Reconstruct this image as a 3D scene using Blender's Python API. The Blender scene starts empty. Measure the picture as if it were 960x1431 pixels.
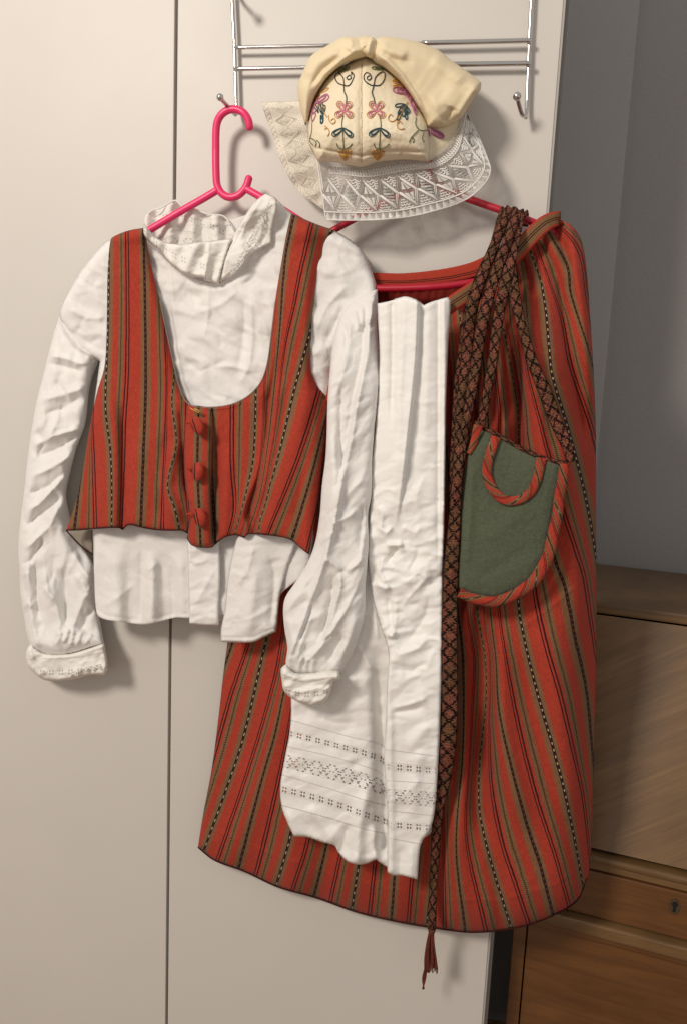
import bpy, math, random
import numpy as np
from mathutils import Vector, Matrix
from mathutils.geometry import delaunay_2d_cdt

random.seed(7)
C = bpy.context.scene.collection
sc = bpy.context.scene

# ------------------------------------------------------------------ camera
F = 1150.0                       # focal length in photo pixels (photo is 960 x 1431)
Zc = Vector((307, 6985, 1150)).normalized()
Xc = Vector((6783, -487, 1150)); Xc = (Xc - Zc * Xc.dot(Zc)).normalized()
Yc = Zc.cross(Xc)
ROT = np.array([list(Xc), list(Yc), list(Zc)])        # camera space -> world space
CAM = np.array([0.0, -1.15, 1.42])
cam_data = bpy.data.cameras.new('camera')
cam = bpy.data.objects.new('camera', cam_data); C.objects.link(cam)
cam_data.sensor_fit = 'VERTICAL'; cam_data.sensor_height = 36.0
cam_data.lens = F / 1431 * 36.0
cam_data.clip_end = 50; cam_data.clip_start = 0.02
cam.matrix_world = Matrix.Translation(Vector(CAM)) @ Matrix(ROT.tolist()).to_4x4()
sc.camera = cam

# ------------------------------------------------------------------ light
w = bpy.data.worlds.new('World'); sc.world = w; w.use_nodes = True
w.node_tree.nodes['Background'].inputs[0].default_value = (1.0, 0.935, 0.88, 1)
w.node_tree.nodes['Background'].inputs[1].default_value = 0.405
def lamp(name, loc, power, size, col, target=None):
    l = bpy.data.lights.new(name, 'AREA' if target else 'POINT'); o = bpy.data.objects.new(name, l); C.objects.link(o)
    o.location = loc; l.energy = power; l.color = col
    if target:
        l.shape = 'DISK'; l.size = size
        o.rotation_euler = (Vector(target) - Vector(loc)).to_track_quat('-Z', 'Y').to_euler()
    else: l.shadow_soft_size = size
    return o
lamp('ceiling_lamp', (-1.35, -2.3, 2.70), 192, 0.30, (1.0, 0.905, 0.80))
sc.view_settings.view_transform = 'Standard'; sc.view_settings.look = 'None'
sc.view_settings.exposure = 0.22; sc.view_settings.gamma = 1.0

# ------------------------------------------------------------------ geometry helpers
def rays(x, y):
    x = np.asarray(x, float); y = np.asarray(y, float)
    d = np.stack([x - 480, -(y - 715.5), np.full_like(x, -F)], -1)
    return d @ ROT.T
def P(x, y, d):
    """traced photo point -> world point lying d metres in front of the wardrobe doors (plane Y=0)"""
    r = rays(x, y); t = (-np.asarray(d, float) - CAM[1]) / r[..., 1]
    return CAM + r * t[..., None]
def spline(pts, step=5.0, closed=False, corner=55):
    """Catmull-Rom through the traced points; keeps corners sharper than `corner` degrees"""
    p = np.array([q[:2] for q in pts], float); n = len(p); out = []
    def tan(i):
        a = p[(i - 1) % n] if (closed or i > 0) else p[i]
        b = p[(i + 1) % n] if (closed or i < n - 1) else p[i]
        u = p[i] - a; v = b - p[i]
        lu = np.linalg.norm(u); lv = np.linalg.norm(v)
        if lu > 1e-6 and lv > 1e-6:
            c = np.dot(u, v) / lu / lv
            if c < math.cos(math.radians(corner)): return None
        return (b - a) / max(lu + lv, 1e-6)
    m = n if closed else n - 1
    for i in range(m):
        a, b = p[i], p[(i + 1) % n]; L = np.linalg.norm(b - a)
        if L < 1e-6: continue
        ta = tan(i); tb = tan((i + 1) % n)
        ta = (b - a) / L if ta is None else ta; tb = (b - a) / L if tb is None else tb
        k = max(1, int(round(L / step)))
        for j in range(k):
            t = j / k; t2 = t * t; t3 = t2 * t
            out.append((2*t3-3*t2+1)*a + (t3-2*t2+t)*L*ta + (-2*t3+3*t2)*b + (t3-t2)*L*tb)
    if not closed: out.append(p[-1])
    return np.array(out)
def segdist(x, y, pl, closed=False):
    """distance, signed side (positive = picture right for a line traced downwards), and position 0..1"""
    pl = np.asarray(pl, float); a = pl; b = np.roll(pl, -1, 0)
    if not closed: a = a[:-1]; b = b[:-1]
    L = np.hypot(*(b - a).T); cum = np.concatenate([[0], np.cumsum(L)]); tot = cum[-1]
    best = np.full(x.shape, 1e9); sg = np.zeros(x.shape); pos = np.zeros(x.shape)
    for i in range(len(a)):
        if L[i] < 1e-9: continue
        dx, dy = (b[i] - a[i]) / L[i]
        px = x - a[i, 0]; py = y - a[i, 1]
        t = np.clip(px * dx + py * dy, 0, L[i])
        d = np.hypot(px - t * dx, py - t * dy); s = px * dy - py * dx
        m = d < best
        best = np.where(m, d, best); sg = np.where(m, np.sign(s), sg); pos = np.where(m, (cum[i] + t) / tot, pos)
    return best, sg, pos
def inside(x, y, poly):
    r = np.zeros(x.shape, bool); n = len(poly)
    for i in range(n):
        x0, y0 = poly[i]; x1, y1 = poly[(i + 1) % n]
        if y0 == y1: continue
        c = ((y0 > y) != (y1 > y)) & (x < (x1 - x0) * (y - y0) / (y1 - y0) + x0)
        r ^= c
    return r
def smooth(a, b, x):
    t = np.clip((x - a) / (b - a), 0, 1); return t * t * (3 - 2 * t)
# ---- cloth relief
rs = np.random.RandomState(3)
GR = rs.rand(256, 256) * 2 * np.pi
def perlin(x, y, seed=0):
    x = x + seed * 17.31; y = y + seed * 9.77
    xi = np.floor(x).astype(int); yi = np.floor(y).astype(int); fx = x - xi; fy = y - yi
    u = fx**3 * (fx * (fx * 6 - 15) + 10); v = fy**3 * (fy * (fy * 6 - 15) + 10)
    def g(i, j, a, b):
        an = GR[(i) % 256, (j) % 256]; return np.cos(an) * a + np.sin(an) * b
    n00 = g(xi, yi, fx, fy); n10 = g(xi + 1, yi, fx - 1, fy); n01 = g(xi, yi + 1, fx, fy - 1); n11 = g(xi + 1, yi + 1, fx - 1, fy - 1)
    return (n00 * (1 - u) + n10 * u) * (1 - v) + (n01 * (1 - u) + n11 * u) * v
def crumple(x, y, size, amp, seed=0, ang=0, stretch=1.0, octs=3, sharp=1.0):
    a = math.radians(ang); X = (x * math.cos(a) + y * math.sin(a)) / size; Y = (-x * math.sin(a) + y * math.cos(a)) / size / stretch
    wx = perlin(X * .7, Y * .7, seed + 5) * .8; wy = perlin(X * .7, Y * .7, seed + 8) * .8
    s = 0; k = 1.0
    for o in range(octs):
        n = perlin((X + wx) * 2**o, (Y + wy) * 2**o, seed + o)
        s = s + k * ((1 - np.abs(n) * 2.4) * sharp + n * (1 - sharp)); k *= .45
    return s * amp
def folds(x, y, fl):
    """fl: (polyline, width, amplitude, kind) g round, c crisp, s step (raised edge decaying to the right), S same to the left"""
    h = np.zeros(x.shape)
    for f in fl:
        pl, wd, am, kd = f[0], f[1], f[2], (f[3] if len(f) > 3 else 'g')
        q = spline(pl, 25, corner=100)
        q = q if len(q) > 1 else np.array(pl, float)
        d, s, t = segdist(x, y, q)
        tp = np.clip(np.minimum(t, 1 - t) * 5, 0, 1); tp = tp * tp * (3 - 2 * tp)
        if len(f) > 4 and f[4] == 'top': tp = np.clip((1 - t) * 4, 0, 1)
        if len(f) > 4 and f[4] == 'bot': tp = np.clip(t * 4, 0, 1)
        if len(f) > 4 and f[4] == 'all': tp = 1.0
        sd = d * s
        if kd == 'g' and am < 0 and wd <= 8: h += am * np.exp(-(d / wd + .02)**1.15) * tp
        elif kd == 'g': h += am * np.exp(-(d / wd)**2) * tp
        elif kd == 'c': h += am * np.exp(-np.sqrt((d / wd)**2 + .012)) * tp
        elif kd == 's': h += am * np.where(sd > 0, np.exp(-(sd / wd)**1.3), np.exp(-(sd / 2.2)**2)) * tp
        elif kd == 'S': h += am * np.where(sd < 0, np.exp(-(np.abs(sd) / wd)**1.3), np.exp(-(sd / 2.2)**2)) * tp
    return h
def facet(x, y, size, amp, seed=0, ang=0, stretch=1.0, warp=.35):
    '''crumpled linen: flat facets meeting in straight creases'''
    out = 0.
    for o, (k, w_) in enumerate(((1., 1.), (2.3, .55))):
        a = math.radians(ang + o * 23); X = (x * math.cos(a) + y * math.sin(a)) / size * k; Y = (-x * math.sin(a) + y * math.cos(a)) / size / stretch * k
        X, Y = X + perlin(X * .8, Y * .8, seed + 3) * warp * 2, Y + perlin(X * .8 + 7, Y * .8, seed + 4) * warp * 2
        X = X + .5 * Y; xi = np.floor(X).astype(int); yi = np.floor(Y).astype(int); fx = X - xi; fy = Y - yi
        H = lambda i, j: GR[(i + seed * 13) % 256, (j + seed * 29 + o * 71) % 256] / math.pi - 1
        up = fx + fy > 1
        h0 = np.where(up, H(xi + 1, yi + 1), H(xi, yi)); h1 = H(xi + 1, yi); h2 = H(xi, yi + 1)
        w1 = np.where(up, 1 - fy, fx); w2 = np.where(up, 1 - fx, fy)
        out = out + w_ * (h0 * (1 - w1 - w2) + h1 * w1 + h2 * w2)
    return out * amp
def creases(x, y, n, box_, seed, ang=0, spread=40, ln=(18, 50), wd=(2.2, 5), am=.0022):
    q = random.Random(seed); fl = []
    for _ in range(n):
        cx = q.uniform(box_[0], box_[2]); cy = q.uniform(box_[1], box_[3]); a = math.radians(ang + q.gauss(0, spread)); L = q.uniform(*ln) / 2; k = q.uniform(-.25, .25) * L
        dx, dy = math.cos(a), math.sin(a)
        w0 = q.uniform(*wd); A = q.choice((1, 1, -1)) * q.uniform(.4, 1) * am
        fl.append(([(cx - dx * L, cy - dy * L), (cx - dy * k, cy + dx * k), (cx + dx * L, cy + dy * L)], w0, A, 'c' if A > 0 else 'g'))
    return folds(x, y, fl)
def edge(x, y, poly, wd):
    d, _, _ = segdist(x, y, poly, True)
    t = np.clip(d / wd, 0, 1); return np.sqrt(np.maximum(1 - (1 - t)**2, 0))
def field(x, y, lines, axis=0):
    """coordinate that runs through traced stripe lines: lines = {value: [(x,y)...]}"""
    A, B = (x, y) if axis == 0 else (y, x)
    vals = sorted(lines); cols = []
    for v in vals:
        p = np.array(lines[v], float); p = spline(p[np.argsort(p[:, 1 - axis])], 6, False, 170) if len(p) > 2 else p; a, b = (p[:, 0], p[:, 1]) if axis == 0 else (p[:, 1], p[:, 0])
        o = np.argsort(b); a = a[o]; b = b[o]
        r = np.interp(B, b, a)
        if len(b) > 1:
            r = np.where(B < b[0], a[0] + (B - b[0]) * np.clip((a[1] - a[0]) / (b[1] - b[0]), -.6, .6), r)
            r = np.where(B > b[-1], a[-1] + (B - b[-1]) * np.clip((a[-1] - a[-2]) / (b[-1] - b[-2]), -.6, .6), r)
        cols.append(r)
    M = np.stack(cols, -1); flip = np.median(M[..., -1] - M[..., 0]) < 0
    vals = np.array(vals, float)
    if flip: M = M[..., ::-1]; vals = vals[::-1]
    for k in range(1, M.shape[-1]): M[..., k] = np.maximum(M[..., k], M[..., k - 1] + 5)
    out = np.zeros(x.shape); n = M.shape[-1]
    idx = np.clip((A[..., None] >= M).sum(-1) - 1, 0, n - 2)
    g0 = np.take_along_axis(M, idx[..., None], -1)[..., 0]; g1 = np.take_along_axis(M, (idx + 1)[..., None], -1)[..., 0]
    gap = g1 - g0; low = A < M[..., 0]; high = A > M[..., -1]
    gap = np.where(low | high, np.maximum(gap, 20), gap)
    t = np.where(high, 1 + (A - M[..., -1]) / gap, (A - g0) / gap)
    return vals[idx] + t * (vals[idx + 1] - vals[idx])

def link(name, me, mat, parent=None, **props):
    o = bpy.data.objects.new(name, me); C.objects.link(o)
    if mat is not None:
        for m in (mat if isinstance(mat, (list, tuple)) else [mat]): me.materials.append(m)
    if parent is not None: o.parent = parent
    for k, v in props.items(): o[k] = v
    return o
def thing(name, label, cat, loc=(0, 0, 0), group=None):
    o = bpy.data.objects.new(name, None); C.objects.link(o); o.empty_display_size = .05
    o['label'] = label; o['category'] = cat
    if group: o['group'] = group
    return o
def mesh(name, V, Fc, mat, parent=None, uv=None, sm=True, **props):
    me = bpy.data.meshes.new(name); me.from_pydata([tuple(v) for v in V], [], [tuple(f) for f in Fc])
    if uv is not None:
        ul = me.uv_layers.new(name='uv'); li = np.zeros(len(me.loops), int); me.loops.foreach_get('vertex_index', li)
        ul.data.foreach_set('uv', np.asarray(uv, float)[li].astype(np.float32).ravel())
    me.update()
    if sm: me.polygons.foreach_set('use_smooth', [True] * len(me.polygons))
    return link(name, me, mat, parent, **props)
def thick(o, t=.0012, off=-1.0):
    m = o.modifiers.new('thickness', 'SOLIDIFY'); m.thickness = t; m.offset = off; return o
def sheet(name, outline, dfn, mat, parent=None, step=2.6, uvfn=None, th=.0012, rim=.0, holes=None, res=4.0, back=None, corner=55, **props):
    """a piece of cloth cut to an outline, with its own relief; `back` closes it with a rear layer at that depth"""
    pl = spline(outline, res, True, corner); n = len(pl)
    if True:
        area = np.sum(pl[:, 0] * np.roll(pl[:, 1], -1) - np.roll(pl[:, 0], -1) * pl[:, 1])
        if area < 0: pl = pl[::-1].copy()
    x0, y0 = pl.min(0); x1, y1 = pl.max(0)
    gx, gy = np.meshgrid(np.arange(x0, x1, step), np.arange(y0, y1, step * .87))
    gx = gx + (np.arange(gx.shape[0]) % 2)[:, None] * step * .5
    gx = gx.ravel() + (rs.rand(gx.size) - .5) * step * .1; gy = gy.ravel()
    m = inside(gx, gy, pl); gx = gx[m]; gy = gy[m]
    d, _, _ = segdist(gx, gy, pl, True); m = d > step * .55; gx = gx[m]; gy = gy[m]
    pts = [Vector(p) for p in pl] + [Vector(p) for p in zip(gx, gy)]
    r = delaunay_2d_cdt(pts, [], [list(range(n))], 1, 1e-5)
    V2 = np.array([tuple(v) for v in r[0]]); T = np.array(r[2])
    x, y = V2[:, 0], V2[:, 1]
    a = V2[T[:, 1]] - V2[T[:, 0]]; b = V2[T[:, 2]] - V2[T[:, 0]]
    cr = a[:, 0] * b[:, 1] - a[:, 1] * b[:, 0]
    T = np.where((cr > 0)[:, None], T[:, ::-1], T)     # face the room
    D = dfn(x, y, pl); V = P(x, y, D)
    uv = None
    if uvfn: uv = np.stack(uvfn(x, y), -1)
    else: uv = np.stack([x / 100, y / 100], -1)
    o = mesh(name, V, T.tolist(), mat, parent, uv, **props)
    if back is not None:
        bd = back(x, y, pl) if callable(back) else np.full(x.shape, back)
        Vb = P(x, y, np.minimum(bd, D - .0015)); k = len(V)
        dist, _, _ = segdist(x, y, pl, True)
        me = bpy.data.meshes.new(name); keys = [i for i in range(k)]
        bnd = dist < .05
        mp = np.where(bnd, np.arange(k), np.arange(k) + k)
        VV = np.concatenate([V, Vb]); TT = np.concatenate([T, mp[T][:, ::-1]])
        UU = np.concatenate([uv, uv])
        me.from_pydata(VV.tolist(), [], TT.tolist())
        ul = me.uv_layers.new(name='uv'); li = np.zeros(len(me.loops), int); me.loops.foreach_get('vertex_index', li)
        ul.data.foreach_set('uv', UU[li].astype(np.float32).ravel())
        me.polygons.foreach_set('use_smooth', [True] * len(me.polygons))
        for mm in o.data.materials: me.materials.append(mm)
        me.update(); o.data = me
        bm_clean(me)
    elif th: thick(o, th)
    return o
import bmesh
def bm_clean(me):
    bm = bmesh.new(); bm.from_mesh(me)
    bmesh.ops.delete(bm, geom=[v for v in bm.verts if not v.link_faces], context='VERTS')
    bm.to_mesh(me); bm.free()
def tube(name, pts, r, mat, parent=None, seg=8, closed=False, world=False, rr=None, ball=False, **props):
    """round rod along traced (x, y, depth) points, r in metres"""
    p = np.array(pts, float)
    W = p if world else P(p[:, 0], p[:, 1], p[:, 2])
    V, Fc = tube_geo(W, r, seg, closed, rr)
    return mesh(name, V, Fc, mat, parent, **props)
def tube_geo(W, r, seg=8, closed=False, rr=None):
    n = len(W); V = []; Fc = []; up = None
    for i in range(n):
        a = W[(i - 1) % n] if (closed or i > 0) else W[i]; b = W[(i + 1) % n] if (closed or i < n - 1) else W[i]
        t = Vector(b - a).normalized()
        if up is None: up = t.orthogonal().normalized()
        up = (up - t * up.dot(t)).normalized(); s = t.cross(up)
        R = r if rr is None else rr[i]
        for k in range(seg):
            an = 2 * math.pi * k / seg; V.append(tuple(Vector(W[i]) + (up * math.cos(an) + s * math.sin(an)) * R))
    for i in range(n if closed else n - 1):
        for k in range(seg):
            a = i * seg + k; b = i * seg + (k + 1) % seg; c = ((i + 1) % n) * seg + (k + 1) % seg; d = ((i + 1) % n) * seg + k
            Fc.append((a, b, c, d))
    if not closed:
        Fc.append(tuple(range(seg))[::-1]); Fc.append(tuple(range((n - 1) * seg, n * seg)))
    return V, Fc
def tubes(name, paths, r, mat, parent=None, seg=5, **props):
    V = []; Fc = []
    for W in paths:
        v, f = tube_geo(np.asarray(W), r, seg); o = len(V); V += v; Fc += [tuple(i + o for i in q) for q in f]
    return mesh(name, V, Fc, mat, parent, **props)
def sm3(pts, step=3.0, closed=False):
    """smooth a list of (x,y,d) points"""
    p = np.array(pts, float); xy = spline(p[:, :2], step, closed, 80)
    cum = np.concatenate([[0], np.cumsum(np.hypot(*np.diff(p[:, :2], axis=0).T))])
    _, _, t = segdist(xy[:, 0], xy[:, 1], p[:, :2], closed)
    tot = cum[-1] if not closed else cum[-1] + np.hypot(*(p[0, :2] - p[-1, :2]))
    d = np.interp(t * tot, cum, p[:, 2])
    return np.column_stack([xy, d])
def ribbon(name, pts, width, mat, parent=None, bulge=.002, th=.0016, step=4, uoff=0., twist=None, uscale=None, **props):
    """flat woven band along (x,y,depth) with width(s) in photo pixels, bulging in the middle"""
    q = sm3(pts, step); n = len(q); wd = np.interp(np.linspace(0, 1, n), np.linspace(0, 1, len(np.atleast_1d(width))), np.atleast_1d(width))
    t = np.gradient(q[:, :2], axis=0); t /= np.maximum(np.hypot(*t.T)[:, None], 1e-6); nr = np.column_stack([-t[:, 1], t[:, 0]])
    for i in range(1, n):
        if np.dot(nr[i], nr[i - 1]) < 0: nr[i] = -nr[i]
    if nr[-1][0] < 0: nr = -nr
    L = np.concatenate([[0], np.cumsum(np.hypot(*np.diff(q[:, :2], axis=0).T))])
    K = 9; V = []; uv = []
    for i in range(n):
        for k in range(K):
            s = k / (K - 1) * 2 - 1; xy = q[i, :2] + nr[i] * s * wd[i] / 2
            h = bulge * math.sqrt(max(0, 1 - s * s * .96))
            if twist: h += twist * math.sin(L[i] * .05 + s * 1.4 + uoff)
            V.append(P(xy[0], xy[1], q[i, 2] + h)); uv.append((s, L[i] / 10.0 + uoff))
    Fc = [(i * K + k, i * K + k + 1, (i + 1) * K + k + 1, (i + 1) * K + k) for i in range(n - 1) for k in range(K - 1)]
    o = mesh(name, V, Fc, mat, parent, uv, **props); thick(o, th, 0); return o

# ------------------------------------------------------------------ materials
class E:
    """tiny expression wrapper that builds Math nodes"""
    nt = None
    def __init__(s, v): s.v = v
    def _m(s, op, *o):
        n = E.nt.nodes.new('ShaderNodeMath'); n.operation = op
        for i, a in enumerate((s,) + o):
            a = a.v if isinstance(a, E) else a
            if isinstance(a, (int, float)): n.inputs[i].default_value = a
            else: E.nt.links.new(a, n.inputs[i])
        return E(n.outputs[0])
    def __add__(s, o): return s._m('ADD', o)
    def __sub__(s, o): return s._m('SUBTRACT', o)
    def __rsub__(s, o): return E(float(o))._m('SUBTRACT', s)
    def __mul__(s, o): return s._m('MULTIPLY', o)
    __radd__ = __add__; __rmul__ = __mul__
    def __truediv__(s, o): return s._m('DIVIDE', o)
    def lt(s, o): return s._m('LESS_THAN', o)
    def gt(s, o): return s._m('GREATER_THAN', o)
    def abs(s): return s._m('ABSOLUTE')
    def fract(s): return s._m('FRACT')
    def floor(s): return s._m('FLOOR')
    def min(s, o): return s._m('MINIMUM', o)
    def max(s, o): return s._m('MAXIMUM', o)
    def sin(s): return s._m('SINE')
    def sqrt(s): return s._m('SQRT')
    def pp(s, o): return s._m('PINGPONG', o)
    def ss(s, a, b):        # smoothstep
        n = E.nt.nodes.new('ShaderNodeMapRange'); n.interpolation_type = 'SMOOTHSTEP'
        E.nt.links.new(s.v, n.inputs[0]); n.inputs[1].default_value = a; n.inputs[2].default_value = b
        return E(n.outputs[0])
def newmat(name):
    m = bpy.data.materials.new(name); m.use_nodes = True; nt = m.node_tree; E.nt = nt
    return m, nt, nt.nodes['Principled BSDF']
def mix(nt, fac, a, b):
    n = nt.nodes.new('ShaderNodeMix'); n.data_type = 'RGBA'
    def put(s, v):
        if isinstance(v, E): v = v.v
        if isinstance(v, (tuple, list)): s.default_value = (*v, 1) if len(v) == 3 else v
        elif isinstance(v, (int, float)): s.default_value = v
        else: nt.links.new(v, s)
    put(n.inputs[0], fac); put(n.inputs[6], a); put(n.inputs[7], b); return n.outputs[2]
def uvs(nt):
    t = nt.nodes.new('ShaderNodeTexCoord'); s = nt.nodes.new('ShaderNodeSeparateXYZ'); nt.links.new(t.outputs['UV'], s.inputs[0])
    return E(s.outputs[0]), E(s.outputs[1]), t
def noise(nt, coord, scale, detail=3, rough=.55, dist=0):
    n = nt.nodes.new('ShaderNodeTexNoise'); n.inputs['Scale'].default_value = scale; n.inputs['Detail'].default_value = detail
    n.inputs['Roughness'].default_value = rough; n.inputs['Distortion'].default_value = dist
    nt.links.new(coord, n.inputs['Vector']); return E(n.outputs[0])
def mapping(nt, coord, scale=(1, 1, 1), rot=(0, 0, 0)):
    n = nt.nodes.new('ShaderNodeMapping'); n.inputs['Scale'].default_value = scale; n.inputs['Rotation'].default_value = rot
    nt.links.new(coord, n.inputs[0]); return n.outputs[0]
def bump(nt, b, h, strength, dist=.001):
    n = nt.nodes.new('ShaderNodeBump'); n.inputs['Strength'].default_value = strength; n.inputs['Distance'].default_value = dist
    nt.links.new(h.v if isinstance(h, E) else h, n.inputs['Height']); nt.links.new(n.outputs[0], b.inputs['Normal']); return n

RED = (.43, .052, .030); OLIVE = (.225, .118, .056); BLACK = (.024, .011, .012); CREAMY = (.46, .38, .29)
def m_striped(name, red=RED, olive=OLIVE, vs=1.0):
    m, nt, b = newmat(name); u, v, t = uvs(nt); ob = t.outputs['Object']
    wob = noise(nt, mapping(nt, ob, (60, 60, 60)), 1.0, 2) * .05 - .025
    u = u + wob; v = v * vs
    p = (u + .5)._m('FLOORED_MODULO', 4.0)       # 0..4; A at .5, B at 1.5, C at 2.5, B at 3.5
    a = (p - .5).abs(); c = (p - 2.5).abs()
    bb = (p + .0)._m('FLOORED_MODULO', 2.0) - 1.5  # B centre at 0
    ac = a.min(c)
    ol = 1 - ac.ss(.20, .30)
    olb = 1 - (bb + .30).abs().ss(.10, .17)
    fr = noise(nt, mapping(nt, ob, (620, 620, 260)), 1.0, 2, .6)
    col = mix(nt, ol.max(olb), red, olive)
    # warm cross thread variation
    col = mix(nt, fr.ss(.32, .70) * .5, col, mixdark(nt, col, .55))
    big = noise(nt, ob, 9, 3)
    col = mix(nt, big.ss(.35, .8) * .22, col, mixdark(nt, col, .62))
    # double black lines
    dl = ((bb - .04).abs() - .075).abs().lt(.033)
    # dotted thin line in the olive of B
    dot = (bb + .30).abs().lt(.03) * (v * 3.3).fract().lt(.62)
    # dashed core of A and C
    core = ac.lt(.066)
    col = mix(nt, dl.max(dot).max(core), col, BLACK)
    dash = (v * 1.0).fract().lt(.34)
    wa = a.lt(.024) * dash
    wc = c.lt(.026) * (v * 1.25).fract().lt(.35)
    col = mix(nt, wa, col, CREAMY)
    col = mix(nt, wc, col, (.15, .05, .035))
    nt.links.new(col, b.inputs['Base Color']); b.inputs['Roughness'].default_value = .93
    b.inputs['Specular IOR Level'].default_value = .15
    b.inputs['Sheen Weight'].default_value = .05; b.inputs['Sheen Roughness'].default_value = .5
    h = fr + noise(nt, mapping(nt, ob, (420, 420, 900)), 1.0, 1) * .8
    bump(nt, b, h, .55, .0009); return m
def mixdark(nt, col, k):
    n = nt.nodes.new('ShaderNodeMix'); n.data_type = 'RGBA'; n.blend_type = 'MULTIPLY'; n.inputs[0].default_value = 1
    nt.links.new(col, n.inputs[6]); n.inputs[7].default_value = (k, k, k, 1); return n.outputs[2]
def m_white(name, base=(.92, .905, .885), trans=.10, wr=.35, scale=1.0, lace=False, ha=.72, na=.40):
    m, nt, b = newmat(name); u, v, t = uvs(nt); ob = t.outputs['Object']
    wv = noise(nt, mapping(nt, ob, (1500, 1500, 300)), 1.0, 1)
    wv2 = noise(nt, mapping(nt, ob, (300, 300, 1500)), 1.0, 1)
    b.inputs['Base Color'].default_value = (*base, 1)
    col = mix(nt, (wv * .5 + wv2 * .5).ss(.35, .65) * .10, base, tuple(x * .8 for x in base))
    nt.links.new(col, b.inputs['Base Color'])
    b.inputs['Roughness'].default_value = .82; b.inputs['Specular IOR Level'].default_value = .2
    n1 = noise(nt, mapping(nt, ob, (38, 38, 26)), scale, 3, .55, 1.2)
    rid = (n1 - .5).abs() * -.9
    n2 = noise(nt, ob, 110 * scale, 2, .5)
    h = rid * 1.0 + n1 * 1.2 + n2 * .35 + (wv + wv2) * .08
    bp = bump(nt, b, h, wr, .0035)
    if trans:
        tr = nt.nodes.new('ShaderNodeBsdfTranslucent'); tr.inputs[0].default_value = (*base, 1)
        ms = nt.nodes.new('ShaderNodeMixShader'); ms.inputs[0].default_value = trans
        nt.links.new(b.outputs[0], ms.inputs[1]); nt.links.new(tr.outputs[0], ms.inputs[2])
        out = nt.nodes['Material Output']; last = ms.outputs[0]
        if not lace:
            t0_ = nt.nodes.new('ShaderNodeBsdfTransparent'); m0_ = nt.nodes.new('ShaderNodeMixShader'); m0_.inputs[0].default_value = .05
            nt.links.new(last, m0_.inputs[1]); nt.links.new(t0_.outputs[0], m0_.inputs[2]); last = m0_.outputs[0]
        nt.links.new(last, out.inputs[0])
    else: last = b.outputs[0]
    if lace:
        # u in photo pixels, v: 0,2,4,6 drawn-thread lines, 1 and 5 small flower insertion, 3 zigzag insertion; 19 px per unit
        def band(cv): return (v - cv) * 19.0
        hole = None
        for k in (0, 2, 4, 6):
            q = band(k).abs().lt(.55) * (u / 2.6).fract().lt(.55); hole = q if hole is None else hole.max(q)
        net = None
        for k, per in ((1, 13.2), (5, 13.2), (3, 22.0)):
            y = band(k); cx = ((u / per).fract() - .5) * per; inb = y.abs().lt(6.2 if k != 3 else 9.0)
            if k != 3:
                ax = cx.abs() - 2.0; ay = y.abs() - 2.2
                fl = (ax * ax + ay * ay * .7).lt(1.9)
                fl2 = ((cx * cx) + (y * y)).lt(.5)
            else:
                X = (cx.abs() - y.abs() * .95).abs().lt(1.4) * ((y + 40) / 3.1).fract().lt(.62)
                X2 = (cx.abs() + y.abs() * .95 - 8.8).abs().lt(1.1) * ((y + 41) / 3.1).fract().lt(.5)
                fl = X.max(X2 * y.abs().lt(6)); fl2 = fl
            nn = (u / 1.9).fract().gt(.5) * ((y + 50) / 1.9).fract().gt(.5)
            hole = hole.max(fl * inb); q = nn * inb; net = q if net is None else net.max(q)
        al = hole * ha
        al = al.max(net * na)
        tp = nt.nodes.new('ShaderNodeBsdfTransparent'); m2 = nt.nodes.new('ShaderNodeMixShader')
        nt.links.new(al.v, m2.inputs[0]); nt.links.new(last, m2.inputs[1]); nt.links.new(tp.outputs[0], m2.inputs[2])
        nt.links.new(m2.outputs[0], nt.nodes['Material Output'].inputs[0])
    return m
def m_plain(name, col, rough=.5, metal=0., var=.0, vscale=30, bs=0., bscale=400, spec=.5, bd=.001, coat=0.):
    m, nt, b = newmat(name); t = nt.nodes.new('ShaderNodeTexCoord'); ob = t.outputs['Object']
    b.inputs['Roughness'].default_value = rough; b.inputs['Metallic'].default_value = metal; b.inputs['Specular IOR Level'].default_value = spec
    b.inputs['Coat Weight'].default_value = coat
    n = noise(nt, ob, vscale, 4)
    c = mix(nt, n.ss(.3, .75) * (var if var else .05), col, tuple(x * .55 for x in col)); nt.links.new(c, b.inputs['Base Color'])
    rr = n * .12 + (rough - .06); nt.links.new(rr.v, b.inputs['Roughness'])
    if bs: bump(nt, b, noise(nt, ob, bscale, 3), bs, bd)
    return m
def m_net(name, base=(.80, .77, .72), alpha=.45, cell=1.7):
    m, nt, b = newmat(name); u, v, t = uvs(nt)
    b.inputs['Base Color'].default_value = (*base, 1); b.inputs['Roughness'].default_value = .8
    k = ((u / cell).fract().gt(.5) * (v / cell).fract().gt(.5))
    n = noise(nt, t.outputs['Object'], 300, 2).ss(.35, .65)
    al = k * .45 + (n * .2 + alpha * .75)
    tp = nt.nodes.new('ShaderNodeBsdfTransparent'); m2 = nt.nodes.new('ShaderNodeMixShader')
    nt.links.new(al.v, m2.inputs[0]); nt.links.new(b.outputs[0], m2.inputs[1]); nt.links.new(tp.outputs[0], m2.inputs[2])
    nt.links.new(m2.outputs[0], nt.nodes['Material Output'].inputs[0]); return m
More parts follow.
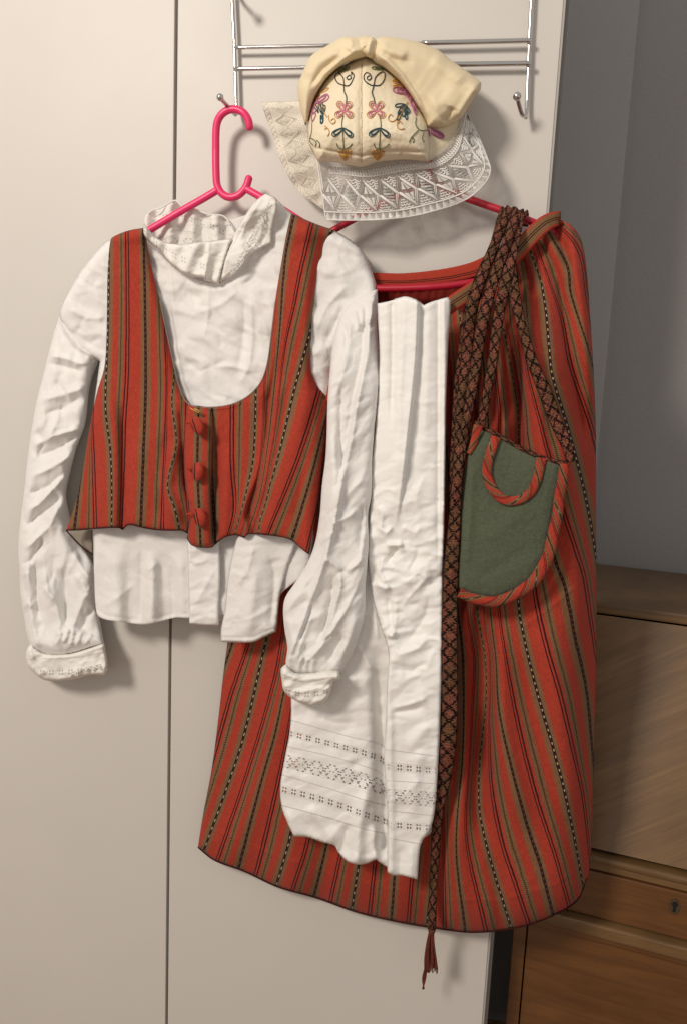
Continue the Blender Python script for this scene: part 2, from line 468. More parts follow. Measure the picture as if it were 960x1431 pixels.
def m_band(name, hw=1.0):
    m, nt, b = newmat(name); u, v, t = uvs(nt); ob = t.outputs['Object']
    sp = noise(nt, mapping(nt, ob, (700, 700, 700)), 1.0, 1)
    vq = (v * 3.2).floor() / 3.2
    spn = noise(nt, mapping(nt, ob, (420, 420, 420)), 1.0, 1) * .6 - .3
    jag = (v * 4.0).fract().lt(.5) * .16
    d = ((u * 1.0 + jag) - ((vq * .23).fract() * 4 - 2).abs() + 1.0)          # zigzag one way
    d2 = ((u * -1.0 + jag) - ((vq * .23).fract() * 4 - 2).abs() + 1.0)
    olv = noise(nt, ob, 45, 1).ss(.45, .6)
    zz = (d.abs() + spn).lt(.21).max((d2.abs() + spn).lt(.21))
    ed = (u.abs() - .93).abs().lt(.06)
    c = mix(nt, sp.ss(.42, .58), (.15, .048, .032), (.33, .118, .074))
    rib = (v * 6 + u * 3).fract().lt(.3)
    c = mix(nt, olv * .6, c, (.15, .095, .042)); c = mix(nt, rib * .5, c, (.07, .035, .018))
    spk = noise(nt, mapping(nt, ob, (520, 520, 520)), 1.0, 1).gt(.57)
    c = mix(nt, zz.max(spk * .6).max(ed * .7), c, (.010, .006, .006))
    nt.links.new(c, b.inputs['Base Color']); b.inputs['Roughness'].default_value = .95; b.inputs['Specular IOR Level'].default_value = .1
    bump(nt, b, sp + rib * .4, .9, .001); return m
def m_wood(name, c1, c2, ang=0., rough=.38, sc_=1.0, coat=.25, axis=(1, 1, 1)):
    m, nt, b = newmat(name); t = nt.nodes.new('ShaderNodeTexCoord'); ob = t.outputs['Object']
    mp = mapping(nt, mapping(nt, ob, (1, 1, 1), (0, math.radians(ang), 0)), (2.2 * sc_, 2.2 * sc_, 30 * sc_))
    n = noise(nt, mp, 1.6, 5, .62, .6); fine = noise(nt, mapping(nt, mapping(nt, ob, (1, 1, 1), (0, math.radians(ang), 0)), (9, 9, 300)), 1.5, 3, .6)
    blot = noise(nt, ob, 5.5, 3)
    c = mix(nt, n.ss(.32, .70), c1, c2)
    c = mix(nt, fine.ss(.45, .75) * .32, c, tuple(x * .5 for x in c1))
    c = mix(nt, blot.ss(.4, .75) * .35, c, tuple(x * .5 for x in c1))
    nt.links.new(c, b.inputs['Base Color']); nt.links.new((fine * .25 + (rough - .1)).v, b.inputs['Roughness'])
    b.inputs['Coat Weight'].default_value = coat; b.inputs['Coat Roughness'].default_value = .3
    bump(nt, b, fine + n * .5, .25, .0008); return m

M_door = m_plain('door_laminate', (.635, .605, .562), .42, var=.07, vscale=3.5, bs=.08, bscale=500, spec=.35)
M_dooredge = m_plain('door_edging', (.42, .40, .37), .5)
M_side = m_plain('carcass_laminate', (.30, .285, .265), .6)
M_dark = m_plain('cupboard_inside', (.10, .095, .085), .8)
M_wall = m_plain('wall_paint', (.40, .39, .385), .85, var=.12, vscale=1.3, bs=.35, bscale=120, spec=.15, bd=.002)
M_wall2 = m_plain('panel_paint', (.44, .435, .43), .8, var=.10, vscale=1.7, bs=.3, bscale=140, spec=.15, bd=.002)
M_floor = m_wood('floor_boards', (.20, .11, .05), (.34, .20, .10), 90)
M_chrome = m_plain('chrome', (.62, .61, .60), .18, 1.0, var=.1)
M_pink = m_plain('pink_plastic', (.83, .035, .16), .36, var=.03, spec=.5)
M_redp = m_plain('red_plastic', (.46, .009, .032), .38, spec=.5)
M_stripe = m_striped('striped_wool')
def m_waist(name, base, pos, lines=True):
    m, nt, b = newmat(name); u, v, t = uvs(nt); ob = t.outputs['Object']
    fr = noise(nt, mapping(nt, ob, (900, 900, 260)), 1.0, 2, .6); u = u + noise(nt, ob, 50, 2) * .12 - .06
    c = mix(nt, (u - pos).abs().ss(.55, .85), base, RED)
    c = mix(nt, fr.ss(.3, .75) * .35, c, mixdark(nt, c, .55))
    c = mix(nt, ((u - pos).abs() - .13).abs().lt(.06), c, BLACK)
    nt.links.new(c, b.inputs['Base Color']); b.inputs['Roughness'].default_value = .93; b.inputs['Specular IOR Level'].default_value = .15
    bump(nt, b, fr, .55, .0009); return m
M_waist = m_waist('waistband_wool', OLIVE, .05); M_waist2 = m_waist('waistband_wool_red', RED, .35)
M_stripe_d = m_striped('striped_wool_reverse', (.22, .020, .012), (.09, .045, .02))
M_redwool = m_plain('red_wool', (.41, .05, .026), .95, var=.2, vscale=60, bs=.6, bscale=900, spec=.1)
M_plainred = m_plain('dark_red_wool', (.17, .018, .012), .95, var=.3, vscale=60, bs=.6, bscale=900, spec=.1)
M_white = m_white('white_linen', trans=.12)
M_apron = m_white('white_apron_cotton', (.92, .91, .885), trans=.06, wr=.28, lace=True, ha=.9, na=.5)
M_collar = m_white('white_collar_cotton', (.91, .89, .84), trans=.12, wr=.30, lace=True, ha=.5, na=.22)
M_lining = m_plain('shaded_beige_lining', (.30, .26, .215), .9, var=.15, bs=.4, bscale=700, spec=.1)  # beige darkened: shade at the hem's left corner is put into the colour
M_silk = m_plain('cream_silk', (.80, .68, .46), .62, var=.10, vscale=25, bs=.35, bscale=500, spec=.3)
M_silkin = m_plain('cream_silk_quilted', (.82, .72, .53), .55, var=.10, vscale=40, bs=.45, bscale=260, spec=.35, bd=.0012)
M_net = m_net('lace_net', (.84, .81, .77), .75)
M_net2 = m_net('lace_net_cream', (.80, .74, .62), .06, 2.3)
def m_thread(name, col):
    m, nt, b = newmat(name); b.inputs['Base Color'].default_value = (*col, 1); b.inputs['Roughness'].default_value = .7
    tr = nt.nodes.new('ShaderNodeBsdfTranslucent'); tr.inputs[0].default_value = (*col, 1); ms = nt.nodes.new('ShaderNodeMixShader'); ms.inputs[0].default_value = .2
    nt.links.new(b.outputs[0], ms.inputs[1]); nt.links.new(tr.outputs[0], ms.inputs[2]); nt.links.new(ms.outputs[0], nt.nodes['Material Output'].inputs[0]); return m
M_thread = m_thread('lace_thread', (.95, .94, .91)); M_threadc = m_thread('lace_thread_cream', (.88, .83, .73))
M_green = m_plain('green_wool', (.115, .130, .088), .97, var=.55, vscale=420, bs=.9, bscale=700, spec=.08, bd=.0012)
M_band = m_band('woven_band')
M_tassel = m_plain('tassel_thread', (.17, .045, .035), .9, var=.4, vscale=200, spec=.1)
M_hemedge = m_plain('hem_edge_thread', (.05, .012, .012), .9, spec=.1)
def thr(n, c): return m_plain('thread_' + n, c, .55, spec=.35, bs=.4, bscale=900)
T_pink = thr('pink', (.62, .22, .27)); T_mag = thr('mauve', (.42, .15, .27)); T_teal = thr('teal', (.022, .07, .085)); T_gold = thr('gold', (.60, .33, .09))
T_green = thr('green', (.13, .16, .07)); T_black = thr('black', (.03, .025, .035)); T_rust = thr('rust', (.30, .09, .03)); T_stitch = thr('seam', (.42, .32, .19))
M_teak = m_wood('bureau_veneer', (.150, .074, .022), (.225, .120, .040), 32, .34, coat=.3)
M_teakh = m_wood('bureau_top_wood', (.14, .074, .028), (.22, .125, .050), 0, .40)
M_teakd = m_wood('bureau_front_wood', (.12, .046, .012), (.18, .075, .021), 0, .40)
M_iron = m_plain('keyhole_brass', (.16, .12, .07), .4, .8); M_hole = m_plain('keyhole_dark', (.006, .005, .004), .9)

# ------------------------------------------------------------------ boxes
def box_geo(lo, hi, bev=.0015):
    bm = bmesh.new(); bmesh.ops.create_cube(bm, size=1)
    for v in bm.verts:
        for i in range(3): v.co[i] = lo[i] if v.co[i] < 0 else hi[i]
    if bev: bmesh.ops.bevel(bm, geom=bm.edges[:], offset=bev, segments=2, profile=.6, affect='EDGES')
    return bm
def box(name, lo, hi, mat, parent=None, bev=.0015, mw=None, **props):
    bm = box_geo(lo, hi, bev); me = bpy.data.meshes.new(name); bm.to_mesh(me); bm.free()
    o = link(name, me, mat, parent, **props)
    if mw is not None: o.matrix_world = mw
    return o

# ================================================================== SETTING
floor = box('floor', (-3, -3, -.03), (3, 2.0, 0), M_floor, bev=0, kind='structure')
# bureau frame: turned a little towards the room
a_ = math.radians(11.0); bx = np.array([math.cos(a_), -math.sin(a_), 0]); bn = np.array([-math.sin(a_), -math.cos(a_), 0])
def hit(px, py, p0, n):
    r = rays(px, py); t = np.dot(p0 - CAM, n) / np.dot(r, n); return CAM + r * t
O_ = P(711, 1360, -.09)
def Bz(px, py, off):                       # local (s, z) of a traced point on the plane `off` in front of the bureau front
    h = hit(px, py, O_ + bn * off, bn); return float(np.dot(h - O_, bx)), float(h[2])
z_top = Bz(900, 851, -.15)[1]
r_ = rays(900, 795); hb = CAM + r_ * ((z_top - CAM[2]) / r_[2]); off_back = float(np.dot(hb - O_, bn))
# walls
wo = off_back - .012
cw = hit(858, 380, O_ + bn * wo, bn); sC = float(np.dot(cw - O_, bx))
MB = Matrix(((bx[0], -bn[0], 0, O_[0]), (bx[1], -bn[1], 0, O_[1]), (0, 0, 1, 0), (0, 0, 0, 1)))   # local x = along, y = into the wall
box('wall', (sC - .03, -wo, 0), (3.0, -wo + .1, 2.7), M_wall, bev=0, mw=MB, kind='structure')
MW = Matrix.Translation(Vector((cw[0], cw[1], 0)))
MW = MW @ Matrix.Translation(Vector((0, -.0, 0))) @ Matrix.Rotation(math.radians(4), 4, 'Z')
box('wall_panel', (-2.2, -.006, 0), (-.001, .02, 2.7), M_wall2, bev=.002, mw=MW, kind='structure')

# ================================================================== WARDROBE
wd = thing('wardrobe', 'white laminate wardrobe with two flat doors, full height behind the hanging clothes', 'wardrobe')
xr = P(730, 715, 0)[0]; xg = P(240, 715, 0)[0]
box('door', (xg + .0022, 0, .07), (xr, .019, 2.30), M_door, wd, .0012, label='right flat white door carrying the hook rack')
box('door', (xg - .55, 0, .07), (xg - .0022, .019, 2.30), M_door, wd, .0012, label='left flat white door, left of the dark gap')
box('edge_strip', (xr + .0003, .0008, .07), (xr + .003, .0185, 2.30), M_dooredge, wd, .0004)
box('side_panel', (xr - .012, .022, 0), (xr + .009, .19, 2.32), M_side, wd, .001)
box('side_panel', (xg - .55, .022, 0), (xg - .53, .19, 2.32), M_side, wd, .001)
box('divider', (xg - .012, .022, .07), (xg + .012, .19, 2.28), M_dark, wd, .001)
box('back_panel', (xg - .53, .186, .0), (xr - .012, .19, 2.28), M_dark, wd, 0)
box('top_panel', (xg - .53, .022, 2.285), (xr - .012, .185, 2.32), M_side, wd, .001)
box('plinth', (xg - .53, .05, 0), (xr - .012, .066, .065), M_side, wd, .001)

# ================================================================== BUREAU
bu = thing('writing_bureau', 'brown wooden writing bureau with sloping flap, standing right of the wardrobe behind the skirt', 'bureau')
s0 = Bz(711, 1370, 0)[0]; s1 = s0 + .80
def bb(name, sa, sb, o0, o1, za, zb, mat, bev=.002, **k): return box(name, (sa, -o1, za), (sb, -o0, zb), mat, bu, bev, MB, **k)
z_te = Bz(900, 866, -.15)[1]
zf0 = Bz(900, 1204, -.005)[1]; zf1 = z_te - .002
zm0 = Bz(900, 1222, .004)[1]
zd0 = Bz(900, 1302, 0)[1]; zl0 = Bz(900, 1327, .01)[1]
print('bureau', z_top, z_te, zf0, zm0, zd0, zl0, 'off_back', off_back, 'wallcorner', cw)
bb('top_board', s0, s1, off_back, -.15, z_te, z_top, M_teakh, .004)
# carcass sides as sloped boards
def side(sa, sb):
    pr = [(-.006, .02), (-.006, zm0), (-.012, zf0), (-.157, z_te - .001), (off_back + .002, z_te - .001), (off_back + .002, .02)]
    V = [(s, -o, z) for s in (sa, sb) for o, z in pr]; n = len(pr)
    Fc = [tuple(range(n))[::-1], tuple(range(n, 2 * n))] + [(i, (i + 1) % n, n + (i + 1) % n, n + i) for i in range(n)]
    o = mesh('side_board', V, Fc, M_teakd, bu, sm=False); o.matrix_world = MB
side(s0, s0 + .018); side(s1 - .018, s1)
# sloping flap
fl = [(-.150, zf1), (-.008, zf0 + .001), (-.024, zf0 - .004), (-.166, zf1 - .005)]
V = [(s, -o, z) for s in (s0 + .019, s1 - .019) for o, z in fl]
fo = mesh('flap', V, [(0, 1, 2, 3)[::-1], (4, 5, 6, 7), (0, 4, 5, 1)[::-1], (1, 5, 6, 2)[::-1], (2, 6, 7, 3)[::-1], (3, 7, 4, 0)[::-1]], M_teak, bu, sm=False); fo.matrix_world = MB
bb('moulding', s0, s1, -.03, .006, zm0, zf0 - .005, M_teakh, .004)
zs = Bz(900, 1234, .0)[1]
bb('drawer_rail', s0 + .019, s1 - .019, -.03, -.004, zs, zm0 - .001, M_teakh, .001)
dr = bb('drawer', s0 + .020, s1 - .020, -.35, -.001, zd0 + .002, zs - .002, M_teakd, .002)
kx, kz = Bz(942, 1267, 0)
# keyhole: dark slot with an escutcheon
def disc(name, s, z, r, o, mat, parent, n=20, rz=1.0):
    V = []
    for oo in (o - .002, o):
        for k in range(n): V.append((s + math.cos(2 * math.pi * k / n) * r, -oo, z + math.sin(2 * math.pi * k / n) * r * rz))
    Fc = [tuple(range(n))[::-1], tuple(range(n, 2 * n))] + [(k, (k + 1) % n, n + (k + 1) % n, n + k) for k in range(n)]
    q = mesh(name, V, Fc, mat, parent, sm=False); q.matrix_world = MB; return q
disc('escutcheon', kx, kz, .0072, .0008, M_iron, dr, rz=1.75)
disc('keyhole', kx, kz + .004, .0042, .0014, M_hole, dr)
kb = box('keyhole_slot', (kx - .0022, -.0013, kz - .0085), (kx + .0022, 0, kz + .003), M_hole, dr, 0, MB)
bb('moulding', s0 - .002, s1 + .002, -.02, .014, zl0, zd0, M_teakh, .004)
bb('moulding', s0, s1, -.02, .006, zl0 - .012, zl0 - .0005, M_teakd, .003)
bb('stile', s0, s0 + .020, -.02, .0, .10, zl0 - .013, M_teakd, .001)
bb('stile', s1 - .020, s1, -.02, .0, .10, zl0 - .013, M_teakd, .001)
bb('cupboard_door', s0 + .022, s1 - .022, -.02, -.002, .10, zl0 - .014, M_teakd, .0015)
bb('bottom_board', s0 + .0185, s1 - .0185, off_back + .01, -.03, .09, .108, M_teakd, .001)
bb('back_board', s0 + .0185, s1 - .0185, off_back + .003, off_back + .009, .11, z_te - .003, M_teakd, 0)
for sa in (s0 + .01, s1 - .05):
    for oa in (off_back + .02, -.06): bb('leg', sa, sa + .04, oa, oa + .04, 0, .089, M_teakd, .003)

# ================================================================== HOOK RACK
rk = thing('hook_rack', 'chrome wire hook rack hung over the white wardrobe door', 'hook rack')
tube('side_wire', sm3([(322, -60, .010), (325, 0, .010), (328, 60, .010), (331, 150, .010), (331.5, 158, .012), (329, 160, .018), (323, 153, .030), (308, 137, .052)]), .0026, M_chrome, rk, 10)
tube('side_wire', sm3([(745, -60, .010), (742, 0, .010), (739, 60, .010), (736, 140, .010), (735, 155, .012), (734, 164, .018), (729, 160, .028), (722, 136, .046)]), .0026, M_chrome, rk, 10)
def bez(pts): return sm3(pts, 8)
tube('cross_wire', bez([(328, 66.5, .0145), (430, 64.5, .0145), (459, 63.5, .0145)]), .0024, M_chrome, rk, 10)
tube('cross_wire', bez([(589, 60.0, .0145), (680, 58, .0145), (742, 56.5, .0145)]), .0030, M_chrome, rk, 10)
tube('cross_wire', bez([(440, 63.5, .0143), (520, 61.6, .0143), (595, 60.2, .0143)]), .0019, M_chrome, rk, 8)
tube('cross_wire', bez([(328, 96.5, .0145), (450, 94, .0145), (500, 93, .0145)]), .0026, M_chrome, rk, 10)
tube('cross_wire', bez([(490, 92.6, .0145), (600, 90.5, .0145), (742, 88.5, .0145)]), .0031, M_chrome, rk, 10)
def ball(name, px, py, d, r, mat, parent, sq=(1, 1, 1), **k):
    bm = bmesh.new(); bmesh.ops.create_uvsphere(bm, u_segments=20, v_segments=12, radius=r)
    for v in bm.verts: v.co = Vector((v.co.x * sq[0], v.co.y * sq[1], v.co.z * sq[2])) + Vector(P(px, py, d))
    me = bpy.data.meshes.new(name); bm.to_mesh(me); bm.free()
    me.polygons.foreach_set('use_smooth', [True] * len(me.polygons)); return link(name, me, mat, parent, **k)
ball('ball_tip', 308, 136, .053, .0048, M_chrome, rk); ball('ball_tip', 722, 134.5, .047, .0052, M_chrome, rk); ball('ball_tip', 333, -6, .04, .0055, M_chrome, rk)
tube('upper_hook', sm3([(326, -16, .013), (328, -9, .02), (333, -6, .04)]), .0024, M_chrome, rk, 8)

# ================================================================== HANGERS
h1 = thing('clothes_hanger', 'bright pink plastic tube hanger on the left hook, holding the white blouse', 'hanger', group='plastic tube hangers')
loop = sm3([(349, 177, .034), (347.5, 168, .035), (341, 158, .036), (331, 153, .036), (320, 153.5, .036), (311, 159, .036), (305, 168, .035), (302.5, 180, .034), (302, 210, .032), (302.5, 245, .032), (304, 259, .032), (310, 270, .032), (320, 275.5, .032), (331, 274, .032), (340, 267, .032), (345, 259, .032), (348, 250, .032)], 2.5)
tube('hook', loop, .0051, M_pink, h1, 14)
ball('hook_tip', 349, 177, .034, .0051, M_pink, h1); ball('knob_tip', 348, 250, .032, .0051, M_pink, h1)
tube('arm', sm3([(305, 265, .032), (285, 277, .033), (250, 297, .034), (213, 319, .036), (175, 340, .036), (150, 356, .036)]), .0050, M_pink, h1, 14)
tube('arm', sm3([(343, 263, .032), (366, 276, .033), (400, 296, .034), (440, 322, .036), (480, 347, .036)]), .0050, M_pink, h1, 14)
tube('lower_bar', sm3([(150, 356, .036), (151, 368, .034), (200, 388, .028), (300, 402, .026), (430, 386, .028), (478, 358, .034), (480, 347, .036)]), .0042, M_pink, h1, 10)
h2 = thing('clothes_hanger', 'dark red plastic tube hanger behind the cap, holding the skirt', 'hanger', group='plastic tube hangers')
tube('hook', sm3([(560, 108, .030), (566, 92, .032), (580, 86, .030), (596, 92, .027), (602, 110, .026), (602, 150, .026), (600, 230, .026), (600, 252, .026)]), .0045, M_redp, h2, 10)
tube('arm', sm3([(602, 252, .026), (570, 266, .028), (495, 306, .033), (465, 322, .036), (430, 342, .036)]), .0045, M_redp, h2, 12)
tube('arm', sm3([(598, 252, .026), (650, 276, .028), (700, 294, .032), (745, 311, .030), (776, 326, .020)]), .0048, M_redp, h2, 12)
tube('lower_bar', sm3([(776, 326, .020), (782, 338, .018), (765, 352, .018), (700, 384, .024), (655, 395, .040), (600, 401, .044), (523, 403, .044), (450, 402, .040), (425, 370, .038), (430, 342, .036)]), .0047, M_redp, h2, 12)

# ================================================================== SKIRT
sk = thing('skirt', 'long red wool skirt with black and olive stripes hanging gathered from the red hanger', 'skirt')
SKL = {
 3: [(781, 313), (809, 349), (820, 409), (828, 470), (842, 620)],
 2: [(771, 333), (793, 373), (797, 409), (809, 448), (824, 492), (838, 560)],
 1: [(749, 345), (765, 389), (785, 444), (797, 507), (816, 563), (828, 598), (842, 660)],
 0: [(741, 351), (757, 397), (765, 460), (771, 523), (785, 571), (804, 638), (817, 690), (825, 733), (830, 766), (846, 880)],
 -1: [(722, 400), (726, 456), (735, 515), (750, 575), (764, 626), (787, 712), (803, 760), (817, 804), (825, 858), (840, 960)],
 -2: [(712, 440), (716, 507), (732, 570), (738, 620), (760, 720), (775, 782), (790, 823), (803, 889), (819, 962), (828, 1063), (836, 1180)],
 -3: [(705, 450), (714, 507), (729, 600), (738, 740), (748, 832), (763, 901), (783, 970), (801, 1047), (815, 1111), (823, 1184), (830, 1260)],
 -4: [(697, 440), (703, 456), (713, 507), (725, 587), (722, 700), (724, 844), (734, 901), (751, 970), (771, 1039), (787, 1099), (801, 1164), (813, 1229)],
 -5: [(680, 440), (690, 507), (698, 587), (693, 700), (696, 844), (710, 941), (730, 1039), (751, 1120), (775, 1192), (796, 1267)],
 -6: [(668, 440), (676, 520), (682, 600), (680, 750), (684, 850), (692, 921), (696, 990), (712, 1063), (734, 1144), (755, 1209), (772, 1276)],
 -7: [(654, 440), (668, 600), (673, 800), (678, 880), (684, 921), (683, 982), (683, 1014), (686, 1095), (700, 1172), (722, 1241), (738, 1288)],
 -8: [(640, 420), (650, 520), (662, 700), (667, 852), (678, 921), (679, 982), (670, 1063), (669, 1128), (680, 1184), (694, 1233), (712, 1290)],
 -9: [(622, 420), (640, 700), (652, 852), (663, 921), (660, 982), (656, 1063), (651, 1168), (678, 1294)],
 -10: [(606, 420), (630, 700), (640, 852), (647, 921), (647, 1047), (637, 1184), (649, 1298)],
 -11: [(590, 420), (612, 900), (618, 1100), (622, 1298)],
 -12: [(574, 420), (600, 900), (607, 1170), (596, 1296)],
 -13: [(560, 420), (585, 900), (580, 1170), (571, 1290)],
 -14: [(545, 420), (570, 900), (555, 1170), (547, 1285)],
 -15: [(530, 420), (548, 900), (528, 1170), (517, 1278)],
 -16: [(515, 420), (528, 900), (506, 1170), (492, 1270)],
 -17: [(500, 420), (508, 900), (480, 1170), (462, 1262)],
 -18: [(485, 420), (488, 900), (458, 1170), (440, 1250)],
 -19: [(470, 420), (464, 900), (432, 1170), (410, 1243)],
 -20: [(455, 420), (442, 900), (418, 1100), (406, 1169), (387, 1236)],
 -21: [(440, 420), (426, 860), (400, 1040), (372, 1170), (357, 1228)],
 -22: [(425, 420), (412, 860), (389, 1007), (365, 1094), (333, 1217)],
 -23: [(410, 420), (398, 860), (389, 932), (369, 1007), (341, 1097), (305, 1202)],
 -24: [(396, 420), (386, 840), (372, 895), (341, 1030), (316, 1105), (286, 1187)],
 -25: [(380, 420), (362, 840), (348, 899), (324, 970), (299, 1060), (262, 1180)],
 -26: [(360, 420), (340, 840), (325, 899), (300, 970), (275, 1060)]}
def uv_skirt(x, y): return -field(x, y, SKL), y / 10.0 + x / 40.0
sk_out = [(632, 428), (650, 440), (672, 418), (700, 388), (730, 352), (752, 326), (772, 310), (786, 308), (800, 317), (812, 336), (819, 375), (824, 440), (829, 520), (832, 600), (832, 700), (833, 820), (832, 950), (829, 1080), (826, 1180), (821, 1225), (806, 1258), (775, 1278), (740, 1292), (700, 1300), (660, 1303), (628, 1300), (560, 1289), (500, 1275), (440, 1254), (390, 1240), (340, 1217), (300, 1202), (277, 1184), (284, 1140), (297, 1070), (306, 1000), (314, 930), (322, 880), (345, 800), (390, 700), (440, 560), (490, 450), (530, 428), (580, 440)]
sk_f = [
 ([(672, 830), (681, 900), (682, 980), (672, 1060), (668, 1130), (684, 1200)], 13, -.014),
 ([(690, 860), (695, 940), (700, 1010), (716, 1090), (740, 1170)], 16, .010),
 ([(650, 860), (645, 1000), (640, 1150), (650, 1290)], 14, .010, 'g', 'top'),
 ([(712, 452), (722, 520), (729, 590), (724, 680), (718, 800)], 8, -.026),
 ([(733, 470), (734, 520), (730, 600), (729, 690)], 22, .016, 's'),
 ([(752, 360), (762, 450), (775, 560), (795, 680), (808, 800), (815, 950)], 15, .010),
 ([(740, 420), (748, 520), (758, 620), (775, 720)], 12, .010),
 ([(770, 345), (782, 400), (792, 470), (808, 560), (822, 640)], 7, -.014),
 ([(795, 340), (812, 420), (822, 500), (828, 600)], 9, .009),
 ([(690, 400), (697, 470), (702, 560), (705, 640)], 8, .008),
 ([(680, 430), (683, 520), (690, 600)], 6, -.010),
 ([(664, 440), (662, 520), (664, 620)], 8, -.018), ([(700, 430), (706, 520), (712, 600)], 5, -.010), ([(748, 400), (757, 470), (768, 540)], 5, -.007), ([(676, 980), (680, 1060), (690, 1180), (700, 1290)], 12, -.007, 'g', 'bot'),
 ([(650, 450), (648, 540), (650, 640)], 7, .008),
 ([(632, 450), (636, 640), (640, 820), (638, 1000), (632, 1180)], 12, -.016),
 ([(745, 850), (775, 960), (800, 1060), (816, 1160)], 20, .006),
 ([(725, 900), (745, 1000), (770, 1100), (800, 1200), (815, 1260)], 14, -.004),
 ([(745, 352), (751, 375), (757, 400)], 3.5, -.008, 'g', 'top'), ([(733, 365), (738, 390), (742, 415)], 3.5, -.008, 'g', 'top'),
 ([(760, 340), (768, 365), (776, 395)], 3.5, -.008, 'g', 'top'), ([(722, 380), (727, 400), (730, 430)], 3.5, -.008, 'g', 'top'),
 ([(774, 322), (786, 345), (797, 380)], 4, -.007, 'g', 'top'), ([(704, 395), (708, 420), (712, 450)], 3.5, -.008, 'g', 'top'),
 ([(690, 412), (693, 440), (696, 465)], 3.5, -.008, 'g', 'top'), ([(671, 425), (672, 450), (674, 475)], 3.5, -.008, 'g', 'top'),
 ([(716, 885), (750, 862), (785, 835), (812, 812)], 2.5, .0016, 'c'),
 ([(560, 1180), (556, 1290)], 18, .006, 'g', 'bot'), ([(470, 1150), (450, 1255)], 18, -.006, 'g', 'bot'), ([(400, 950), (355, 1120), (320, 1205)], 22, .006, 'g', 'bot'),
]
def d_skirt(x, y, pl):
    e = edge(x, y, pl, 60)
    top = smooth(300, 520, y)
    b = .030 + .040 * top * smooth(320, 470, x) + .008
    b = b + .016 * smooth(610, 720, x) * top - .010 * smooth(1100, 1300, y)
    h = .012 + (b - .012) * (.35 + .65 * e)
    # right side rolls back towards the room's wall
    h = h - .045 * smooth(760, 838, x)**2 * smooth(420, 700, y)
    h = h + folds(x, y, sk_f) * 1.45
    h = h - .026 * np.exp(-((x - np.interp(y, [620, 850, 1000, 1150], [662, 655, 660, 664])) / 17)**2) * smooth(600, 720, y) * smooth(1160, 1000, y)
    g_ = np.clip((y - np.interp(x, [632, 700, 772], [440, 392, 322])) / 90, 0, 1)
    h = h + .0070 * np.sin((x + (y - 420) * -.22) / 4.6 + 1.5 * perlin(x / 25, y / 80, 6)) * np.exp(-g_ * 2.6) * (g_ < 1) * smooth(625, 645, x)
    h = h - .020 * smooth(400, 450, x) * smooth(625, 590, x) * smooth(800, 900, y)
    h = h + crumple(x, y, 120, .0035, 4, -8, 3.0, 2, .2) + .0008 * perlin(x / 9, y / 14, 3)
    hem = np.interp(x, [277, 300, 390, 500, 628, 700, 775, 806], [1184, 1202, 1240, 1275, 1300, 1300, 1278, 1258])
    h = h + .0012 * np.exp(-((y - (hem - 42)) / 2.2)**2)          # stitched hem crease
    return np.clip(h, .006, .094 + .2 * smooth(590, 640, x))
sheet('front_panel', sk_out, d_skirt, M_stripe, sk, 3.0, uv_skirt, .0018)
# rear of the skirt
back_out = [(500, 392), (560, 390), (620, 388), (672, 374), (720, 350), (770, 322), (800, 330), (815, 380), (822, 520), (826, 700), (827, 950), (820, 1180), (800, 1235), (700, 1282), (628, 1284), (500, 1258), (390, 1224), (300, 1188), (292, 1170), (310, 1050), (325, 900), (350, 800), (400, 690), (455, 540), (480, 440)]
def d_back(x, y, pl):
    g = .0022 * np.sin(x / 2.0 + perlin(x / 20, y / 60, 2) * 3) * np.exp(-(y - 400) / 60) * smooth(380, 402, y)
    return .008 + .006 * smooth(0, 50, segdist(x, y, pl, True)[0]) + g
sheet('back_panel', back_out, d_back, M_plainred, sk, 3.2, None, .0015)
# waistbands
def band_uv(off, sc_=14.0):
    def f(x, y): return x, y
    return f
wb = ribbon('waistband', [(480, 392, .026), (523, 390, .024), (560, 391, .022), (600, 388, .020), (640, 382, .020), (668, 374, .022), (700, 358, .024)], [17, 17, 18, 20, 22], M_waist2, sk, .001, .002)
# stripes run along the waistband: swap its coordinates
def swap(o, su, ou, sv=1.0):
    d = o.data.uv_layers['uv'].data; n = len(d); a = np.zeros(n * 2, np.float32); d.foreach_get('uv', a); a = a.reshape(-1, 2)
    b = np.column_stack([a[:, 0] * su + ou, a[:, 1] * sv]).astype(np.float32); d.foreach_set('uv', b.ravel())
wb2 = ribbon('waistband', [(618, 436, .098), (632, 424, .100), (650, 412, .094), (672, 397, .085), (700, 375, .074), (722, 352, .064), (742, 330, .056), (762, 312, .050), (776, 306, .040), (782, 306, .030)], [20, 22, 22, 22, 22, 23, 23, 20], M_waist, sk, .002, .002)
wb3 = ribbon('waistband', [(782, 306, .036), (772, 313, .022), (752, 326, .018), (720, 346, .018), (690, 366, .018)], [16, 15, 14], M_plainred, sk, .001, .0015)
hem_pts = spline([(277, 1184), (300, 1202), (340, 1217), (390, 1240), (440, 1254), (500, 1275), (560, 1289), (628, 1300), (660, 1303), (700, 1300), (740, 1292), (775, 1278), (806, 1258), (819, 1228)], 5)
skpl = spline(sk_out, 4, True)
hd = d_skirt(hem_pts[:, 0], hem_pts[:, 1] - 1.0, skpl)
tube('hem_edge', np.column_stack([hem_pts, hd]), .0010, M_hemedge, sk, 6)

